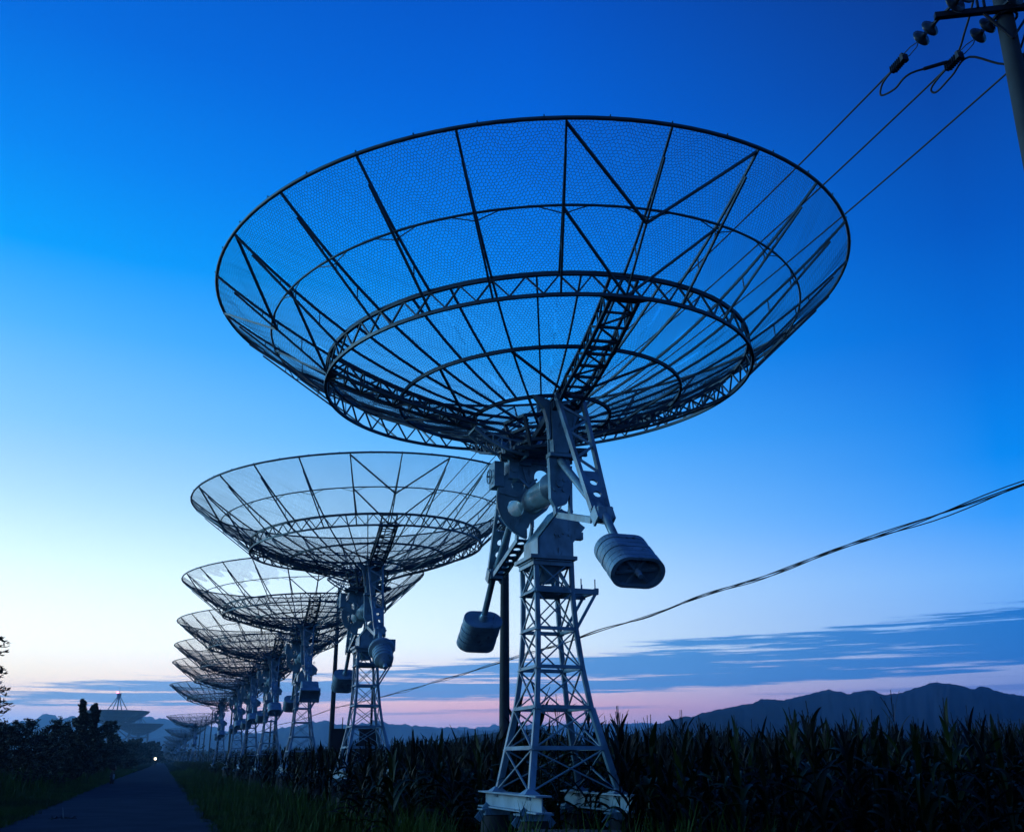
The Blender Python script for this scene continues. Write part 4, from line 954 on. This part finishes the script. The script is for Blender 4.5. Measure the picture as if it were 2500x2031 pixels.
for i, (u, dist, vtop, w, shp, lab) in enumerate([
    (184, 60, 1706, 1.9, 'cone', 'tall dark tree with a pointed top beside the giant dishes'),
    (216, 66, 1717, 2.3, 'cone', 'dark tree with a second pointed top, just right of the tallest one'),
    (158, 56, 1757, 2.6, 'round', 'rounded dark tree filling the foot of the pointed trees, left side'),
    (240, 85, 1765, 3.0, 'round', 'rounded dark tree right of the two pointed tops'),
    (262, 110, 1790, 4.0, 'round', 'low bushy dark shrub below the larger giant dish'),
    (124, 55, 1758, 1.1, 'cone', 'small slender dark tree left of the pointed trees'),
    (30, 45, 1762, 4.0, 'round', 'broad dark shrub at the left edge above the tall grass'),
    (70, 48, 1764, 3.2, 'round', 'spiky topped broad shrub next to the left edge shrub'),
    (-25, 42, 1772, 3.4, 'round', 'dark shrub half cut by the left edge'),
    (100, 52, 1785, 3.4, 'round', 'low dark shrub in front of the small slender tree'),
    (300, 180, 1815, 7, 'round', 'low dark bush under the giant dishes near the road'),
    (325, 225, 1806, 8, 'round', 'rounded bush under the smaller giant dish'),
    (345, 290, 1822, 8, 'round', 'small roadside bush left of the far lamp'),
    (280, 130, 1818, 5, 'round', 'low bush between the pointed trees and the road'),
    (352, 300, 1812, 9.0, 'round', 'far rounded tree left of where the road vanishes'),
    (381, 330, 1811, 4.5, 'cone', 'far upright conifer beside the lamp'),
    (369, 320, 1816, 5, 'cone', 'far conifer left of the lamp'),
    (330, 330, 1818, 12, 'round', 'far broad tree under the smaller giant dish')]):
    h_ = hgt(vtop, dist); tree('pointed_tree' if shp == 'cone' else ('bush' if h_ < 3.2 else 'leafy_tree'), at(u, dist), h_, w, lab, 'tree' if h_ > 3.2 or shp == 'cone' else 'shrub', SG, 50 + i, 34 if h_ > 2.6 else 26, .055 if dist < 60 else .0011 * dist + .02, shp, 1.2)
# far tree belts on both sides of the vanishing point, one mass
rg = np.random.default_rng(9); PP = []
for k in range(340):
    a_ = rg.uniform(-36, 34); d0 = rg.uniform(330, 520); hh = rg.uniform(2.0, 5.5) * (1.2 if a_ < -16 else .9); c = np.array([d0 * math.sin(R(a_)), d0 * math.cos(R(a_)), hh * .5])
    PP.append(c + rg.normal(size=(70, 3)) * np.array([3.2, 3.2, hh * .32]))
P = np.concatenate(PP); n = len(P); d = rg.normal(size=(n, 3)); d /= np.linalg.norm(d, axis=1)[:, None]; s = np.cross(d, rg.normal(size=(n, 3))); s /= np.linalg.norm(s, axis=1)[:, None]
P[:, 2] = np.maximum(P[:, 2], .2); L2 = .55
tag(npmesh('far_tree_belt', np.stack([P - d * L2, P + s * L2 * .6, P + d * L2, P - s * L2 * .6], 1).reshape(-1, 3), np.arange(n * 4).reshape(-1, 4), M['leaf']), 'low far belt of trees along the horizon', 'tree belt', kind='stuff')

# overhanging tree at the left edge: trunk outside the frame, leafy branches reach in
tx, ty, _ = at(-330, 16.5); lt = empty('leafy_tree', (tx, ty, 0), 0, label='tree at the left edge with drooping leafy branch tips', cat='tree')
b = MB(); b.tube([(0, 0, -.1), (.1, 0, 1.5), (0, .05, 3.0), (.05, 0, 4.4)], [.13, .10, .07, .03], 10)
vs, fs = [], []; rgt = random.Random(77)
def twig(p, q, nl, big=.085):
    p = Vector(p); q = Vector(q); m_ = p.lerp(q, .5) + Vector((0, 0, .08)); pts = [p, m_, q]
    b.tube(pts, [.010, .007, .003], 5)
    for k in range(nl):
        f = (k + .5) / nl; c = p.lerp(m_, f * 2) if f < .5 else m_.lerp(q, f * 2 - 1); a = rgt.uniform(0, 6.28)
        dv_ = ((q - p).normalized() * .7 + Vector((math.cos(a), math.sin(a), rgt.uniform(-.3, .9)))).normalized(); sd_ = dv_.cross(Vector((rgt.uniform(-1, 1), rgt.uniform(-1, 1), 1))).normalized(); Ll = big * rgt.uniform(.7, 1.3)
        o = len(vs); vs.extend([tuple(c), tuple(c + dv_ * Ll * .45 + sd_ * Ll * .2), tuple(c + dv_ * Ll), tuple(c + dv_ * Ll * .45 - sd_ * Ll * .2)]); fs.append((o, o + 1, o + 2, o + 3))
def loc_px(u, v, dist):
    a, e = azpx(u, v); return Vector((dist * math.sin(R(a)), dist * math.cos(R(a)), H + dist * math.tan(R(e)))) - Vector((tx, ty, 0))
tips = [(20, 1572), (16, 1580), (12, 1592), (2, 1600), (16, 1637), (8, 1645), (0, 1655), (18, 1685), (14, 1700), (6, 1712), (28, 1725), (20, 1735), (10, 1742), (0, 1750), (-4, 1560), (-6, 1620), (-10, 1680), (4, 1668), (-8, 1730)]
for i, (u, v) in enumerate(tips):
    dist = 16.4 + rgt.uniform(-.5, .5); q = loc_px(u, v, dist); p = loc_px(u - rgt.uniform(45, 80), v + rgt.uniform(-8, 30), dist); twig(p, q, 26)
    b.tube([(0, 0, min(max(p.z * .75, 1), 4.3)), p], [.025, .010], 5)
for k in range(120):
    a = rgt.uniform(0, 6.28); z = rgt.uniform(1.6, 4.6); rr = rgt.uniform(.2, 1.25); q = Vector((rr * math.cos(a), rr * math.sin(a), z)); twig(q * .45 + Vector((0, 0, z * .5)), q, 34)
b.build('trunk', M['bark'], lt); c = MB(); c.add(vs, fs); c.build('crown', M['leaf'], lt)

# a few corn leaves that grow up through the first tower
for k, (Lx, S, sc_) in enumerate(((5.0, 13.1, 1.0), (5.25, 12.6, .95), (5.35, 11.9, .9), (4.9, 13.5, 1.02), (4.55, 13.45, .95), (5.5, 12.2, .85), (5.6, 11.5, .8), (5.45, 11.0, .72), (5.8, 10.9, .74), (5.0, 10.9, .7), (5.3, 10.5, .66), (5.6, 10.7, .7), (6.15, 11.2, .74), (5.2, 11.1, .66), (6.4, 10.9, .74), (5.75, 11.9, .84))):
    o = bpy.data.objects.new('corn_plant', None); C.objects.link(o); o.location = row(Lx, S); o.rotation_euler = (0, 0, k * 1.9); o.scale = (sc_,) * 3
    tag(o, 'corn plant growing up through and against the legs of the nearest tower', 'corn plant', 'corn plants inside the nearest tower')
    for nm, d in zip(('stalk', 'foliage', 'tassel'), protos[k % NV]):
        c = bpy.data.objects.new(nm, d); C.objects.link(c); c.parent = o

# ------------------------------------------------------------------ small things
# motorcycle at the left road edge
mc = empty('motorcycle', row(-2.35, 60), ROW - .05, label='small dark motorcycle parked at the left edge of the road', cat='motorcycle')
for y_ in (-.6, .6):
    b = MB(); b.tube([(0, y_ + .27 * math.cos(R(a)), .3 + .27 * math.sin(R(a))) for a in range(0, 360, 20)], .045, 8, closed=True)
    for a in range(0, 180, 45): b.bar((0, y_ + .25 * math.cos(R(a)), .3 + .25 * math.sin(R(a))), (0, y_ - .25 * math.cos(R(a)), .3 - .25 * math.sin(R(a))), .012)
    b.build('wheel', M['tyre'], mc)
b = MB(); b.tube([(0, -.6, .3), (0, -.35, .55), (0, .1, .45), (0, .3, .8), (0, .6, .3)], .035, 8); b.tube([(0, -.35, .55), (0, .3, .8)], .03, 8); b.build('frame', M['black'], mc)
b = MB(); b.lathe((0, -.1, .48), (0, 0, -1), [(0, .1), (.12, .12), (.25, .10)], 12); b.build('engine', M['steel'], mc)
b = MB(); b.lathe((0, -.05, .76), (0, 1, 0), [(0, .05), (.1, .13), (.3, .12), (.38, .05)], 14); b.build('fuel_tank', M['moto'], mc)
b = MB(); b.box((0, -.38, .78), .24, .6, .09); b.box((0, -.72, .86), .3, .25, .18); b.build('seat', M['tyre'], mc)
b = MB(); b.tube([(-.35, .2, 1.02), (-.15, .3, .98), (.15, .3, .98), (.35, .2, 1.02)], .016, 6); b.bar((0, .3, .8), (0, .28, 1.0), .04)
for s_ in (-1, 1): b.lathe((s_ * .3, .22, 1.14), (0, 1, 0), [(0, .05), (.02, .05)], 10); b.bar((s_ * .3, .22, 1.02), (s_ * .3, .22, 1.12), .01)
b.build('handlebar', M['black'], mc)
b = MB(); b.lathe((0, .36, .88), (0, 1, 0), [(0, .05), (.05, .09), (.1, .085)], 12); b.build('headlight', M['porcelain'], mc)
# fallen twig on the road
ft_ = empty('fallen_branch', Vector((-9.45, 22.6, .01)), .4, label='fallen leafy twig with one pale leaf lying on the road', cat='branch')
ft_.scale = (.55, .55, .8)
b = MB(); b.tube([(-.42, 0, .02), (-.1, .05, .05), (.2, 0, .03), (.48, -.05, .02)], [.012, .012, .010, .005], 6); b.build('stem', M['bark'], ft_)
vs, fs = [], []; rg_ = random.Random(3)
for k in range(26): blade(vs, fs, (rg_.uniform(-.4, .45), rg_.uniform(-.05, .05), .03), rg_.uniform(0, 6.28), rg_.uniform(.12, .25), .05, R(rg_.uniform(5, 40)), R(rg_.uniform(20, 70)), rg_, 4)
b = MB(); b.add(vs, fs, True); b.build('foliage', M['leaf'], ft_)
vs, fs = [], []; blade(vs, fs, (0, 0, .03), 2.2, .30, .05, R(82), R(15), rg_, 5, .5); b = MB(); b.add(vs, fs, True); b.build('pale_leaf', M['white'], ft_)
# lamp far down the road
lx, ly, _ = at(379, 185); lp = empty('lamp_post', (lx, ly, 0), 0, label='lit lamp by the road in the far distance', cat='lamp')
b = MB(); b.tube([(0, 0, 0), (0, 0, 1.2)], [.07, .05], 8); b.build('post', M['black'], lp)
b = MB(); b.lathe((0, 0, 1.18), (0, 0, 1), [(0, .06), (.06, .15), (.18, .20), (.30, .15), (.36, .04)], 14); b.build('lamp_globe', M['lamp'], lp)
# rough concrete block in front of the first tower
b = MB(); rg_ = random.Random(8); n = 22; vs = []
for j in range(5):
    for i in range(n):
        a = 2 * math.pi * i / n; rr = (1.0 if j < 4 else .0) * (1 + .10 * noise.noise(Vector((math.cos(a) * 3, math.sin(a) * 3, j)))); z = (-.1, .2, .42, .47, .49)[j] + .02 * noise.noise(Vector((i * 1.7, j, 3)))
        if j == 3: rr *= .93
        vs.append((rr * .62 * math.cos(a), rr * .42 * math.sin(a), z))
b.add(vs, [(j * n + i, j * n + (i + 1) % n, (j + 1) * n + (i + 1) % n, (j + 1) * n + i) for j in range(4) for i in range(n)])
o = b.build('concrete_block', M['concrete']); o.location = (.62, 11.6, 0); tag(o, 'rough low concrete block at the bottom edge in front of the nearest tower', 'concrete block')

# ------------------------------------------------------------------ haze
b = MB(); b.box((0, 1440, 66), 6200, 3140, 136); hz = b.build('haze', M['soil']); tag(hz, 'thin blue evening haze over the plain', 'haze', kind='stuff')
hm = bpy.data.materials.new('evening_haze'); hm.use_nodes = True; t = hm.node_tree
for n in list(t.nodes): t.nodes.remove(n)
pv = t.nodes.new('ShaderNodeVolumePrincipled'); pv.inputs['Color'].default_value = (.28, .64, 1, 1); pv.inputs['Density'].default_value = .00030; pv.inputs['Anisotropy'].default_value = .75
ou = t.nodes.new('ShaderNodeOutputMaterial'); t.links.new(pv.outputs[0], ou.inputs['Volume']); hz.data.materials.clear(); hz.data.materials.append(hm)
